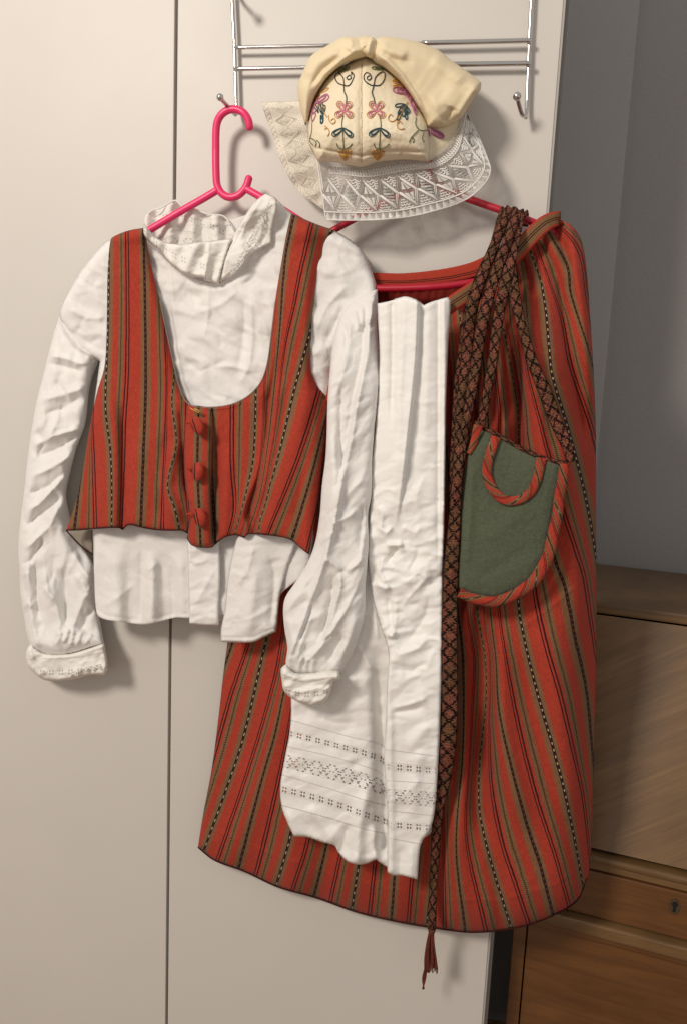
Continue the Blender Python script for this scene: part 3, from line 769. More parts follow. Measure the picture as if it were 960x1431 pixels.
# ================================================================== BLOUSE
bl = thing('blouse', 'white long sleeved blouse with lace collar on the pink hanger, under the striped bodice', 'blouse')
body_out = [(203, 330), (222, 350), (262, 385), (305, 396), (330, 380), (352, 345), (368, 300), (386, 277), (407, 297), (440, 312), (467, 322), (492, 337), (508, 352), (521, 383), (526, 402), (523, 420), (508, 460), (490, 500), (472, 540), (462, 570), (459, 640), (448, 730), (425, 800), (392, 832), (388, 862), (383, 868), (309, 860), (264, 864), (245, 863), (216, 871), (202, 873), (170, 869), (145, 865), (136, 858), (132, 800), (130, 740), (122, 660), (130, 580), (140, 505), (112, 488), (90, 455), (84, 438), (98, 405), (122, 368), (152, 336), (178, 330)]
bl_f = [
 ([(290, 400), (292, 440), (285, 470), (300, 490)], 4, .004, 'c'), ([(292, 432), (310, 425), (335, 405)], 5, .004, 'c'),
 ([(340, 405), (342, 440), (340, 480), (330, 530)], 7, -.006), ([(348, 405), (352, 460), (348, 510), (335, 540)], 5, .005, 's'),
 ([(236, 430), (270, 440), (300, 430)], 8, .004, 'c'), ([(255, 500), (280, 520), (300, 512), (320, 500)], 5, -.005),
 ([(275, 525), (300, 512), (325, 512), (350, 520)], 4, .004, 'c'), ([(285, 455), (310, 468), (335, 480)], 5, .003, 'c'),
 ([(350, 410), (370, 450), (378, 480)], 4, .003, 'c'), ([(330, 515), (350, 525), (365, 540)], 4, -.003, 'c'),
 ([(222, 350), (238, 380), (245, 450), (255, 520), (264, 560)], 3, .003, 'c'), ([(250, 400), (285, 420)], 8, -.004),
 # right shoulder
 ([(470, 330), (500, 350), (505, 380)], 12, .004), ([(440, 470), (455, 430), (478, 405), (492, 395)], 6, .006, 'c'), ([(448, 490), (470, 450), (480, 425)], 6, -.006), ([(438, 500), (460, 470)], 5, .004, 'c'),
 ([(448, 380), (470, 385), (500, 375)], 6, .003, 'c'),
 # left shoulder
 ([(95, 430), (120, 445), (150, 445)], 6, .005, 'c'), ([(110, 465), (115, 450), (118, 440)], 5, -.003), ([(98, 460), (125, 480), (145, 470)], 7, -.004), ([(115, 385), (135, 400), (148, 395)], 6, .003, 'c'),
 # hem area
 ([(197, 760), (198, 800), (196, 860)], 4, -.005, 'g', 'bot'), ([(210, 770), (214, 800), (210, 865)], 8, .008, 'g', 'bot'), ([(140, 850), (165, 835), (190, 815)], 5, .003, 'c'), ([(205, 800), (222, 785)], 4, .004, 'c'),
 ([(240, 790), (243, 860)], 6, -.007, 'g', 'bot'), ([(160, 760), (158, 865)], 20, .006, 'g', 'bot'), ([(226, 770), (230, 862)], 9, -.006, 'g', 'bot'), ([(252, 770), (254, 862)], 8, .006, 'g', 'bot'), ([(178, 770), (180, 868)], 9, -.005, 'g', 'bot'), ([(136, 852), (145, 859), (170, 863), (202, 867), (216, 865), (245, 857), (262, 858)], 1.6, -.0016, 'g', 'all'),
]
def d_body(x, y, pl=None):
    b = .060 + .006 * smooth(200, 400, x) + .012 * smooth(560, 760, y) * smooth(200, 350, x)
    if pl is not None: b = .014 + (b - .014) * (1 - .30 * (1 - edge(x, y, pl, 12)) * smooth(800, 740, y))
    b = b - .008 * smooth(460, 520, x) - .010 * smooth(430, 520, y) * smooth(450, 470, x)
    b = b + creases(x, y, 14, (215, 400, 380, 565), 3, 70, 50) + facet(x, y, 32, .0040, 2, 62, 1.3) * (1 - .6 * smooth(740, 790, y)) + folds(x, y, bl_f) + crumple(x, y, 70, .0022, 2, 15, 1.5, 1, .3)
    b = b + .005 * smooth(760, 850, y) * np.sin(x / 11. + 1.2 * np.sin(x / 31.))
    return np.minimum(np.maximum(b, .012), .0745 + .012 * smooth(560, 760, y) * smooth(250, 350, x) + np.where((y > 770), .03, 0) + np.where(y < 330, .02, 0))
sheet('front', body_out, d_body, M_white, bl, 2.6)
# rear of the blouse, seen inside the collar and hanging lower on the right
bk_out = [(150, 345), (205, 318), (222, 300), (250, 292), (285, 304), (315, 308), (345, 300), (372, 290), (407, 300), (467, 325), (510, 358), (518, 395), (470, 450), (462, 560), (462, 640), (450, 740), (428, 790), (420, 820), (395, 833), (330, 866), (260, 863), (200, 866), (140, 858), (135, 740), (130, 600), (145, 500), (100, 450), (95, 420)]
def d_bk(x, y, pl): return .014 + .003 * crumple(x, y, 40, 1, 9, 0, 2, 2, .5) * .6
sheet('back', bk_out, d_bk, M_white, bl, 3.5)
# placket tail and right front flap under the bodice
def simple(base, fl=(), cr=.002, size=40, ew=6, seed=1, ang=0, st=1.5, e0=.010):
    def f(x, y, pl):
        bb_ = base(x, y) if callable(base) else base
        return bb_ - e0 * (1 - edge(x, y, pl, ew)) + folds(x, y, fl) + facet(x, y, size * .7, cr * 1.1, seed, ang + 20, st)
    return f
sheet('placket_tail', [(262, 745), (306, 742), (308, 800), (306, 850), (306, 874), (285, 874), (265, 872), (264, 820)], simple(.088, [([(268, 850), (285, 825), (302, 790)], 4, .003, 'c'), ([(266, 790), (285, 785), (300, 770)], 4, .002, 'c'), ([(268, 868), (290, 862), (305, 866)], 3, .002, 'c')], .0022, 26, 3, 6, e0=.004), M_white, bl, 2.2)
fl_out = [(336, 738), (420, 745), (400, 800), (391, 840), (388, 872), (386, 883), (372, 889), (355, 897), (335, 898), (309, 897), (309, 880), (315, 850), (318, 815), (326, 770)]
sheet('front_flap', fl_out, simple(lambda x, y: .090 + .004 * np.sin((x - 330) / 14.), [([(330, 820), (345, 800), (355, 760)], 6, .005, 'c'), ([(358, 790), (352, 840), (345, 895)], 9, .005), ([(320, 870), (350, 865), (385, 845)], 5, .003, 'c'), ([(376, 770), (384, 800), (378, 880)], 6, -.005), ([(309, 891), (335, 892), (355, 891), (372, 883), (386, 877)], 1.6, -.002, 'g', 'all')], .002, 34, 5, 4, e0=.006), M_white, bl, 2.2)
ho = spline([(309, 893), (335, 894), (355, 893), (372, 885), (386, 879)], 4)
# left sleeve ---------------------------------------------------------------
sl_out = [(152, 338), (120, 370), (98, 405), (84, 440), (72, 480), (62, 520), (52, 560), (44, 605), (38, 650), (35, 680), (30, 720), (26, 765), (28, 800), (29, 830), (34, 862), (38, 886), (45, 905), (64, 915), (95, 915), (128, 905), (146, 900), (141, 872), (134, 838), (133, 800), (126, 780), (108, 755), (103, 742), (97, 716), (93, 690), (100, 655), (108, 625), (120, 590), (126, 540), (138, 505), (150, 470), (154, 400)]
sl_f = [
 ([(84, 445), (92, 462), (112, 488), (130, 496), (138, 505)], 2.2, .0035, 'c', 'all'), ([(82, 450), (100, 484), (130, 504)], 5, -.004, 'g', 'all'),
 ([(65, 497), (90, 500), (112, 508), (128, 507)], 4, .006, 'c'), ([(62, 506), (90, 512), (120, 520)], 5, -.005),
 ([(55, 560), (85, 553), (110, 545), (122, 535)], 7, .006, 'c'), ([(58, 580), (90, 570), (118, 552)], 7, -.007),
 ([(45, 625), (75, 610), (100, 602), (118, 598)], 5, .008, 'c'), ([(52, 598), (60, 620), (52, 640)], 6, -.006), ([(48, 640), (80, 628), (115, 603)], 5, -.008),
 ([(42, 668), (70, 655), (95, 640), (108, 622)], 6, .008, 'c'), ([(40, 690), (68, 680), (90, 660)], 5, -.008),
 ([(36, 715), (55, 705), (78, 680), (92, 662)], 5, .008, 'c'), ([(33, 740), (52, 722), (75, 705), (88, 690)], 5, -.007), ([(30, 770), (45, 760), (70, 735), (85, 700)], 5, .007, 'c'),
 ([(28, 790), (42, 785), (55, 765), (62, 750)], 4, -.006), ([(85, 560), (80, 590), (66, 615)], 4, .004, 'c'), ([(76, 530), (90, 548), (100, 570)], 4, -.003),
 ([(40, 790), (42, 830), (46, 870), (52, 900)], 5, .007, 'c', 'all'), ([(50, 780), (52, 830), (56, 870)], 6, -.008), ([(30, 805), (40, 800)], 3, .004, 'c'), ([(30, 850), (40, 843), (48, 850)], 3, .004, 'c'),
 ([(62, 790), (68, 830), (80, 845), (85, 870), (76, 900)], 5, .007, 'c'), ([(60, 820), (80, 838), (84, 835)], 4, .005, 'c'), ([(88, 790), (93, 830), (92, 880)], 7, -.010),
 ([(103, 770), (118, 800), (132, 812)], 6, .006, 'c'), ([(105, 800), (120, 825), (133, 824)], 5, .006, 'c'), ([(100, 885), (108, 860), (118, 835), (130, 825)], 6, .008, 'c'), ([(112, 885), (122, 862), (134, 850)], 5, -.006),
 ([(88, 900), (94, 888), (98, 875)], 2.5, .006, 'c'), ([(98, 905), (102, 890), (104, 878)], 2.5, .006, 'c'), ([(108, 903), (112, 890), (118, 878)], 2.5, .005, 'c'), ([(78, 903), (84, 892), (86, 880)], 2.5, .005, 'c'), ([(120, 903), (124, 893), (130, 885)], 2.5, .004, 'c'),
 ([(93, 700), (100, 740), (112, 770), (122, 800)], 10, -.010),
]
def d_sl(x, y, pl):
    e = edge(x, y, pl, 16); b = .026 + .024 * e
    b = b + .010 * smooth(870, 905, y)
    return np.maximum(b + creases(x, y, 18, (32, 440, 130, 900), 8, -35, 35, am=.0022) + facet(x, y, 22, .0038, 7, -40, 1.9) + folds(x, y, sl_f) * (.4 + .6 * e) * 1.3 + crumple(x, y, 44, .0014, 12, -35, 1.8, 1, .4) * smooth(395, 450, y), .009)
sheet('sleeve', sl_out, d_sl, M_white, bl, 2.2, back=.008)
cu_out = [(38, 908), (44, 899), (60, 912), (95, 914), (125, 906), (146, 898), (149, 915), (151, 932), (147, 944), (128, 943), (100, 950), (66, 951), (52, 944), (40, 931), (37, 920)]
def uv_cuff(lines):
    def f(x, y): return x, field(x, y, lines, 1)
    return f
sheet('cuff', cu_out, simple(.058, [([(40, 905), (50, 925), (66, 945)], 3, .006, 'c'), ([(46, 918), (60, 940)], 3, -.006), ([(84, 915), (120, 910), (148, 902)], 2, .003, 'c', 'all'), ([(80, 941), (110, 937), (146, 928)], 2, .002, 'c')], .0022, 16, 5, 3, e0=.014), M_collar, bl, 2.0,
      uv_cuff({1: [(60, 940), (110, 938), (148, 930)], -.3: [(60, 915), (110, 913), (148, 905)]}), back=.022)
tubes('cuff_embroidery', [P(*sm3([(x0 + 4 * math.sin(k * 1.3) + k * 1.6, y0 + 3 * math.cos(k * 2.2) - k * .35, .062) for k in range(10)], 1.5).T) for x0, y0 in ((118, 936), (128, 935), (96, 944))], .0007, M_thread, bl)
# right sleeve, lying over the apron --------------------------------------------
sr_out = [(527, 404), (505, 412), (484, 426), (474, 446), (465, 480), (461, 520), (458, 560), (457, 600), (455, 640), (450, 680), (447, 720), (440, 760), (428, 790), (410, 818), (399, 835), (396, 852), (398, 880), (402, 905), (400, 930), (410, 942), (440, 945), (466, 942), (477, 938), (492, 915), (503, 885), (510, 855), (511, 815), (513, 790), (515, 760), (514, 720), (519, 690), (520, 640), (524, 590), (529, 540), (530, 500), (527, 460), (528, 425)]
sr_f = [
 ([(522, 418), (516, 450), (514, 490), (506, 530), (498, 570), (490, 620), (478, 670), (470, 720), (455, 780), (438, 830), (420, 880), (404, 920)], 5, .010, 'c', 'all'),
 ([(512, 420), (508, 460), (505, 500), (495, 545), (488, 590), (480, 640), (466, 700)], 6, -.008),
 ([(486, 440), (488, 480), (478, 510), (470, 530)], 4, .005, 'c'), ([(495, 432), (500, 450), (502, 465)], 2.5, .005, 'c'), ([(505, 425), (507, 445), (506, 458)], 2.5, .005, 'c'), ([(478, 450), (484, 470), (482, 500)], 3, -.005), ([(515, 416), (520, 436), (516, 455)], 2.5, .005, 'c'),
 ([(468, 530), (476, 545), (475, 600), (478, 660)], 6, -.008), ([(463, 600), (468, 650), (462, 720), (452, 780)], 8, .006),
 ([(467, 560), (480, 520), (490, 490)], 4, .004, 'c'),
 ([(462, 735), (490, 720), (498, 710)], 4, .005, 'c'), ([(452, 780), (470, 790), (478, 800)], 4, .006, 'c'),
 ([(475, 795), (476, 820), (468, 850), (460, 875), (468, 880)], 4, .009, 'c'), ([(466, 800), (462, 840), (452, 880), (440, 900)], 6, -.010), ([(512, 790), (500, 820), (484, 850), (462, 885)], 5, .009, 'c', 'all'), ([(514, 775), (498, 790), (482, 800)], 4, .006, 'c'),
 ([(460, 880), (448, 905), (430, 925)], 4, .008, 'c'), ([(436, 835), (430, 870), (415, 900)], 6, -.008), ([(440, 850), (425, 890), (412, 930)], 4, .006, 'c'),
 ([(480, 885), (470, 905), (456, 925)], 6, -.007), ([(500, 850), (490, 890), (470, 930)], 6, .004), ([(402, 860), (408, 890), (408, 920)], 5, .006, 'c'),
 ([(416, 940), (420, 925), (424, 915)], 2.2, .006, 'c'), ([(426, 941), (428, 928), (432, 918)], 2.2, .006, 'c'), ([(436, 942), (437, 930), (440, 920)], 2.2, .005, 'c'), ([(406, 936), (404, 925), (406, 915)], 2.2, .005, 'c'),
 ([(510, 740), (506, 770), (502, 790)], 3, .005, 'c'), ([(507, 700), (503, 770)], 6, -.007),
]
def d_sr(x, y, pl):
    e = edge(x, y, pl, 22)
    b = .070 + .054 * smooth(400, 560, y)
    return b - .012 + .020 * e + creases(x, y, 14, (405, 430, 520, 930), 9, 110, 30, am=.0018) + facet(x, y, 20, .0038, 5, 12, 2.6) + folds(x, y, sr_f) * (.3 + .7 * e) * 1.35 + crumple(x, y, 50, .0010, 21, 70, 2.2, 1, .4)
sheet('sleeve', sr_out, d_sr, M_white, bl, 2.2, back=lambda x, y, pl: .030 + .062 * smooth(405, 540, y))
cr_out = [(393, 934), (400, 928), (412, 940), (438, 940), (460, 936), (474, 938), (476, 950), (466, 952), (462, 966), (456, 978), (440, 986), (424, 984), (408, 976), (397, 965), (394, 950)]
sheet('cuff', cr_out, simple(.142, [([(398, 942), (420, 950), (450, 948), (470, 944)], 4, .005, 'c', 'all'), ([(400, 962), (420, 968), (450, 960), (460, 955)], 2.5, .004, 'c')], .0026, 14, 5, 3, e0=.018), M_collar, bl, 1.8,
      uv_cuff({1: [(395, 966), (430, 971), (465, 964)], -.5: [(395, 938), (430, 944), (465, 938)]}), back=.108)
# collar ----------------------------------------------------------------------
col_b = [(204, 328), (203, 304), (212, 295), (224, 292), (246, 281), (256, 290), (272, 292), (290, 299), (313, 302), (322, 314), (332, 330), (345, 340), (320, 352), (280, 352), (240, 350), (215, 340)]
sheet('collar_back', col_b, simple(lambda x, y: .021 + .007 * np.sin(x / 5.2), [([(256, 290), (262, 310)], 3, .005, 'c'), ([(296, 300), (298, 318)], 4, .005, 'c')], .0016, 20, 2, 8, e0=.001), M_collar, bl, 1.8,
      uv_cuff({1: [(205, 318), (224, 304), (246, 302), (272, 308), (300, 318), (330, 336)], -.3: [(205, 298), (224, 286), (246, 276), (272, 286), (300, 294), (330, 312)]}))
tubes('collar_trim', [P(*sm3([(204, 303, .024), (213, 294, .024), (224, 291, .026), (246, 280, .026), (256, 289, .028), (272, 292, .026), (290, 299, .026), (313, 302, .024), (323, 315, .026)], 2).T)], .0011, M_thread, bl)
cf = [(202, 312), (208, 320), (222, 334), (249, 341), (280, 338), (300, 336), (325, 333), (314, 366), (306, 397), (286, 392), (285, 388), (262, 384), (240, 370), (222, 349), (205, 334), (200, 324)]
sheet('collar_front', cf, simple(lambda x, y: .084 + .006 * np.sin(x / 13.) + .0025 * np.sin(x / 4.3 + y / 9.), [([(293, 338), (290, 365), (286, 390)], 4, .005, 's', 'all'), ([(215, 330), (232, 355), (250, 378)], 3, .003, 'c')], .0016, 24, 5, 3, e0=.010), M_collar, bl, 1.8,
      uv_cuff({1: [(205, 322), (222, 343), (250, 360), (280, 371), (310, 380)], 2.0: [(205, 341), (222, 362), (250, 381), (280, 392), (310, 401)]}))
cr = [(372, 270), (386, 277), (388, 290), (382, 318), (380, 340), (360, 350), (340, 365), (327, 379), (306, 397), (314, 366), (325, 333), (333, 318), (338, 309), (346, 296), (354, 284), (363, 276)]
sheet('collar_side', cr, simple(lambda x, y: .078 + .004 * np.sin(y / 11.) + .006 * smooth(330, 290, y), [([(370, 272), (350, 300), (335, 340)], 4, .005, 'c'), ([(352, 320), (340, 350)], 5, -.003)], .0020, 24, 4, 5, e0=.008), M_collar, bl, 1.8,
      lambda x, y: (y * .75 - x * .66, 1 + segdist(x, y, np.array([(381, 280), (368, 305), (352, 335), (338, 360), (322, 385)]))[0] * segdist(x, y, np.array([(381, 280), (368, 305), (352, 335), (338, 360), (322, 385)]))[1] / 19.0))
random.seed(5)
cpath = spline([(381, 280), (368, 305), (352, 335), (338, 360), (326, 380)], 2)
tubes('collar_lace', [P(*np.array([(q[0] + 4.2 * math.cos(i * 1.9 + k), q[1] + 3.2 * math.sin(i * 2.3 + k * 2), .0845 + .0012 * (i % 2)) for i, q in enumerate(cpath)]).T) for k in range(3)], .00055, M_thread, bl)

# ================================================================== BODICE
bo = thing('bodice', 'sleeveless red striped wool bodice with three covered buttons worn over the white blouse', 'bodice')
LL = {-2: [(112, 560), (121, 608), (113, 670), (105, 735)], -1: [(131, 500), (130, 560), (128, 595), (130, 653), (133, 735)],
      0: [(153, 330), (151, 466), (149, 516), (148, 574), (155, 628), (157, 678), (157, 735)], 1: [(177, 330), (178, 420), (177, 520), (173, 587), (171, 653), (168, 733)],
      2: [(201, 330), (203, 420), (204, 545), (201, 628), (197, 733)], 3: [(226, 330), (231, 420), (232, 474), (234, 545), (231, 628), (226, 740)],
      4: [(245, 460), (243, 532), (240, 562), (247, 620), (234, 678), (245, 712), (253, 745)], 5: [(262, 500), (260, 587), (257, 649), (263, 712), (266, 745)],
      6: [(279, 500), (278, 582), (276, 670), (280, 762)]}
RR = {6: [(297, 570), (296, 653), (301, 745)], 5: [(326, 540), (326, 649), (330, 712), (320, 750)], 4: [(362, 500), (359, 541), (357, 607), (353, 653), (330, 741)],
      3: [(370, 300), (374, 450), (371, 520), (368, 600), (362, 660), (338, 745)], 2: [(411, 300), (399, 360), (390, 480), (382, 560), (375, 620), (364, 690), (347, 745)],
      1: [(437, 311), (420, 382), (410, 430), (399, 478), (391, 540), (386, 590), (372, 670), (354, 740)], 0: [(462, 322), (448, 400), (432, 470), (413, 537), (399, 595), (382, 662), (367, 707), (361, 745)],
      -1: [(470, 450), (440, 574), (413, 653), (374, 745)], -2: [(478, 500), (455, 587), (434, 670), (409, 753)], -3: [(480, 570), (455, 670), (433, 760)]}
armL = [(155, 335), (151, 380), (150, 430), (149, 480), (146, 515), (137, 545), (128, 585), (122, 620), (112, 680), (102, 715), (93, 741)]
neckL = [(262, 562), (251, 541), (240, 495), (232, 455), (224, 420), (214, 380), (207, 345), (203, 318)]
bo_left = armL + [(115, 740), (140, 738), (167, 737), (172, 740), (180, 733), (200, 737), (217, 740), (240, 741), (255, 741), (263, 745), (265, 720), (262, 680), (262, 640), (262, 600)] + neckL + [(180, 322), (160, 330)]
bo_right = [(407, 298), (400, 330), (393, 370), (385, 420), (379, 470), (374, 505), (366, 530), (352, 548), (330, 562), (300, 568), (267, 566), (262, 562), (262, 600), (258, 650), (262, 700), (264, 745), (263, 753), (270, 762), (288, 765), (297, 764), (301, 760), (313, 751), (330, 747), (342, 751), (347, 746), (372, 747), (405, 753), (424, 768), (432, 774), (437, 745), (443, 712), (450, 660), (455, 607), (457, 553), (443, 537), (436, 518), (435, 490), (436, 457), (444, 400), (453, 362), (467, 322), (440, 312)]
bf = [
 ([(246, 610), (238, 650), (233, 680), (240, 710), (254, 738)], 9, .010), ([(232, 600), (226, 660), (224, 735)], 8, -.007), ([(252, 560), (257, 640), (262, 700)], 6, -.008),
 ([(150, 520), (160, 600), (162, 670), (160, 735)], 10, .007, 'g', 'bot'), ([(172, 560), (172, 650), (171, 738)], 5, -.008, 'g', 'bot'), ([(195, 600), (190, 735)], 14, .005, 'g', 'bot'), ([(130, 600), (128, 735)], 9, -.005, 'g', 'bot'),
 ([(298, 595), (303, 650), (300, 690), (300, 762)], 5, -.012, 'g', 'bot'), ([(318, 620), (316, 700), (312, 752)], 9, .006, 'g', 'bot'),
 ([(385, 500), (376, 560), (372, 610), (358, 680), (336, 745)], 6, -.012), ([(395, 520), (384, 600), (372, 660), (350, 730)], 6, .007), ([(372, 560), (366, 640), (345, 700), (328, 745)], 6, .008),
 ([(425, 540), (405, 620), (385, 690), (370, 745)], 16, .006, 'g', 'bot'), ([(340, 700), (345, 750)], 5, .008, 'g', 'bot'), ([(350, 720), (357, 748)], 4, -.006, 'g', 'bot'), ([(360, 570), (350, 680)], 12, -.004),
 ([(437, 560), (425, 660), (410, 750)], 9, -.004), ([(384, 460), (380, 520), (374, 560)], 4, .005, 'c'),
]
def d_bo(x, y, pl):
    b = .080 + .008 * smooth(500, 700, y) + .010 * np.exp(-((x - 280) / 50)**2) * smooth(540, 600, y) + .020 * smooth(300, 400, x) * smooth(500, 700, y)
    b = b - .014 * (1 - edge(x, y, pl, 14)) * np.where(y < 560, 1, .25)
    b = b - .022 * smooth(150, 95, x) - .020 * smooth(425, 460, x)
    b = b + .006 * np.exp(-((y - 325) / 14)**2)
    return b + folds(x, y, bf) + .0005 * perlin(x / 7, y / 9, 1) + crumple(x, y, 60, .0012, 31, 0, 2, 2, .2)
def d_boL(x, y, pl): return d_bo(x, y, pl) - .004 * smooth(248, 262, x)
def d_boR(x, y, pl): return d_bo(x, y, pl) + .003
sheet('front_panel', bo_left, d_boL, M_stripe, bo, 2.2, lambda x, y: (field(x, y, LL), y / 10.0), .0018)
def uvR(x, y):
    p = field(x, y, LL); r = field(x, y, RR); return np.where(x < 292, p, r), y / 10.0
sheet('front_panel', bo_right, d_boR, M_stripe, bo, 2.2, uvR, .0018)
# button band, a raised placket
pk = [(262, 566), (285, 568), (296, 575), (298, 600), (297, 640), (296, 690), (298, 730), (297, 763), (288, 765), (270, 762), (264, 752), (267, 720), (262, 690), (258, 650), (259, 600)]
sheet('button_band', pk, lambda x, y, pl: d_bo(x, y, pl) + .0125 - .004 * (1 - edge(x, y, pl, 5)), M_stripe, bo, 1.8, lambda x, y: (6 + (x - np.interp(y, [566, 650, 762], [278, 276, 281])) / 24.0, y / 10.0), .0022)
for i, (bx_, by_, an, w_, h_) in enumerate([(277, 595, -18, 17, 27), (277, 659, 2, 17, 27), (280, 723, -12, 18, 27)]):
    # covered button: domed oval with the stripe across its left side
    n = 26; V = []; Fc = []; uv = []; a0 = math.radians(an); rings = 8
    for r in range(rings + 1):
        ph = math.pi / 2 * r / rings
        for k in range(n):
            th = 2 * math.pi * k / n; ex = math.cos(th) * w_ / 2 * math.cos(ph); ey = math.sin(th) * h_ / 2 * math.cos(ph)
            X = bx_ + ex * math.cos(a0) - ey * math.sin(a0); Y = by_ + ex * math.sin(a0) + ey * math.cos(a0)
            V.append(P(X, Y, .1185 + .0075 * math.sin(ph))); uv.append((3.18 + ex / 24.0 + (.12 if i < 2 else .1), 5.5))
    for r in range(rings):
        for k in range(n): Fc.append((r * n + k, r * n + (k + 1) % n, (r + 1) * n + (k + 1) % n, (r + 1) * n + k))
    bt = mesh('button', V, Fc, M_stripe, bo, uv, label=['topmost covered button', 'middle covered button', 'lowest covered button, a black line across it'][i])
    tube('button_loop', sm3([(262, by_ - 4, .112), (266, by_ - 5, .114), (271, by_ - 2, .113)], 1.5), .0017, M_redwool, bt, 8)
# folded hem lining: left corner and right rear
sheet('lining', [(94, 742), (130, 740), (131, 775), (112, 762)], simple(.034, (), .001, e0=.002), M_lining, bo, 2.2)
tubes('hem_edge', [P(*sm3([(93, 741, .062), (112, 761, .045), (131, 776, .041)], 3).T)], .0010, M_hemedge, bo)
tubes('hem_edge', [P(*np.column_stack([q, d_bo(q[:, 0], q[:, 1] - 1, spline(bo_left if L else bo_right, 4, True)) + .001]).T) for L, q in ((1, spline([(93, 741), (115, 740), (140, 738), (167, 737), (172, 740), (180, 733), (200, 737), (217, 740), (240, 741), (255, 741), (263, 745)], 3)), (0, spline([(264, 745), (263, 753), (270, 762), (288, 765), (297, 764), (301, 760), (313, 751), (330, 747), (342, 751), (347, 746), (372, 747), (405, 753), (424, 768), (432, 774)], 3)))], .0009, M_hemedge, bo)
sheet('back_panel', [(395, 745), (432, 755), (433, 775), (430, 792), (418, 808), (405, 816), (396, 820), (392, 800), (398, 770)], simple(.052, (), .0012, e0=.002), M_lining, bo, 2.2)
tubes('hem_edge', [P(*sm3([(433, 772, .062), (431, 792, .056), (418, 808, .054), (396, 820, .053)], 3).T)], .0009, M_hemedge, bo)
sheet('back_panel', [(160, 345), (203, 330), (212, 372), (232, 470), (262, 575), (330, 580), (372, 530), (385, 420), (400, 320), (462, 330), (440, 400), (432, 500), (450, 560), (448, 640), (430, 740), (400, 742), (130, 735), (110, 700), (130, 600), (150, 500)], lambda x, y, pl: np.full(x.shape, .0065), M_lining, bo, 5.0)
# neckline facing and loose loop thread
nk = spline([(224, 420), (240, 495), (251, 541), (262, 563), (278, 569), (300, 569), (330, 563), (352, 549), (366, 531), (374, 506), (379, 470), (385, 420)], 4)
tubes('neck_facing', [P(nk[:, 0], nk[:, 1], d_bo(nk[:, 0], nk[:, 1], nk) + .0165 - .004 * np.ones(len(nk)))], .0006, M_lining, bo)
tubes('thread_loop', [P(*sm3([(266, 570, .108), (271, 573, .114), (278, 577, .112), (279, 574, .114), (272, 571, .112)], 1).T)], .0008, T_gold, bo)

# ================================================================== APRON
ap = thing('apron', 'long white cotton apron with three lace insertions near its hem, folded over the skirt', 'apron')
L_lines = {0: [(408, 1007), (486, 1029), (531, 1040), (541, 1048)], 1: [(408, 1026), (467, 1041), (531, 1060), (541, 1070)], 2: [(404, 1044), (462, 1057), (528, 1078), (541, 1090)], 3: [(404, 1065), (462, 1078), (529, 1096), (541, 1108)],
           4: [(398, 1084), (462, 1103), (512, 1119), (541, 1126)], 5: [(396, 1103), (450, 1117), (512, 1139), (541, 1150)], 6: [(396, 1126), (462, 1144), (510, 1159), (541, 1165)], -8: [(396, 860), (541, 890)]}
R_lines = {0: [(534, 1047), (603, 1056), (616, 1058)], 1: [(546, 1072), (601, 1077)], 2: [(543, 1091), (603, 1095)], 3: [(543, 1113), (598, 1117)], 4: [(534, 1132), (594, 1139)], 5: [(543, 1153), (594, 1156)], 6: [(541, 1171), (583, 1179)], -8: [(541, 900), (610, 905)]}
apL = [(470, 640), (500, 625), (530, 640), (545, 700), (556, 800), (556, 900), (552, 1000), (552, 1100), (552, 1214), (541, 1212), (525, 1201), (512, 1207), (498, 1208), (484, 1203), (472, 1190), (468, 1182), (450, 1177), (430, 1170), (411, 1169), (402, 1150), (394, 1128), (392, 1100), (398, 1060), (404, 1030), (407, 1000), (408, 950), (425, 880), (445, 800), (460, 700)]
apL_f = [
 ([(528, 900), (531, 960), (534, 1020), (536, 1100), (536, 1180)], 11, -.026, 'g', 'bot'), ([(515, 1090), (506, 1130), (500, 1170), (498, 1205)], 9, .010, 'g', 'bot'), ([(486, 1150), (480, 1180), (476, 1190)], 7, -.009, 'g', 'bot'),
 ([(525, 1150), (524, 1200)], 7, .009, 'g', 'bot'), ([(470, 1180), (450, 1150), (430, 1125)], 8, .006), ([(400, 1130), (415, 1160), (420, 1168)], 5, .004, 'c', 'bot'), ([(498, 900), (510, 920), (522, 940)], 4, .005, 'c'), ([(520, 810), (524, 860), (528, 900)], 4, .005, 'c'),
 ([(455, 990), (480, 970), (500, 940)], 10, .004), ([(440, 1000), (470, 1010), (500, 1010)], 8, -.003), ([(494, 1060), (500, 1100)], 8, -.004),
]
def d_apL(x, y, pl):
    e = edge(x, y, pl, 6); b = .098 - .000 * smooth(1000, 1180, y) + .008 * smooth(640, 560, y)
    return b - .006 + .006 * e + facet(x, y, 30, .0022, 11, 25, 1.5) + folds(x, y, apL_f) + crumple(x, y, 60, .0014, 41, 20, 1.6, 2, .4)
sheet('left_panel', apL, d_apL, M_apron, ap, 2.2, lambda x, y: (x + y * .1, field(x, y, L_lines, 1)), .0012)
apR = [(546, 420), (566, 414), (582, 419), (592, 426), (604, 421), (625, 415), (629, 420), (626, 480), (623, 560), (622, 640), (621, 720), (619, 800), (618, 880), (616, 960), (614, 1020), (612, 1060), (610, 1100), (606, 1140), (600, 1160), (590, 1175), (586, 1190), (583, 1229), (562, 1224), (548, 1223), (541, 1219), (541, 1170), (541, 1130), (538, 1090), (536, 1060), (539, 1010), (541, 950), (543, 915), (540, 900), (530, 870), (522, 840), (516, 800), (514, 760), (518, 700), (520, 640), (524, 600), (528, 540), (530, 500), (528, 450), (527, 424)]
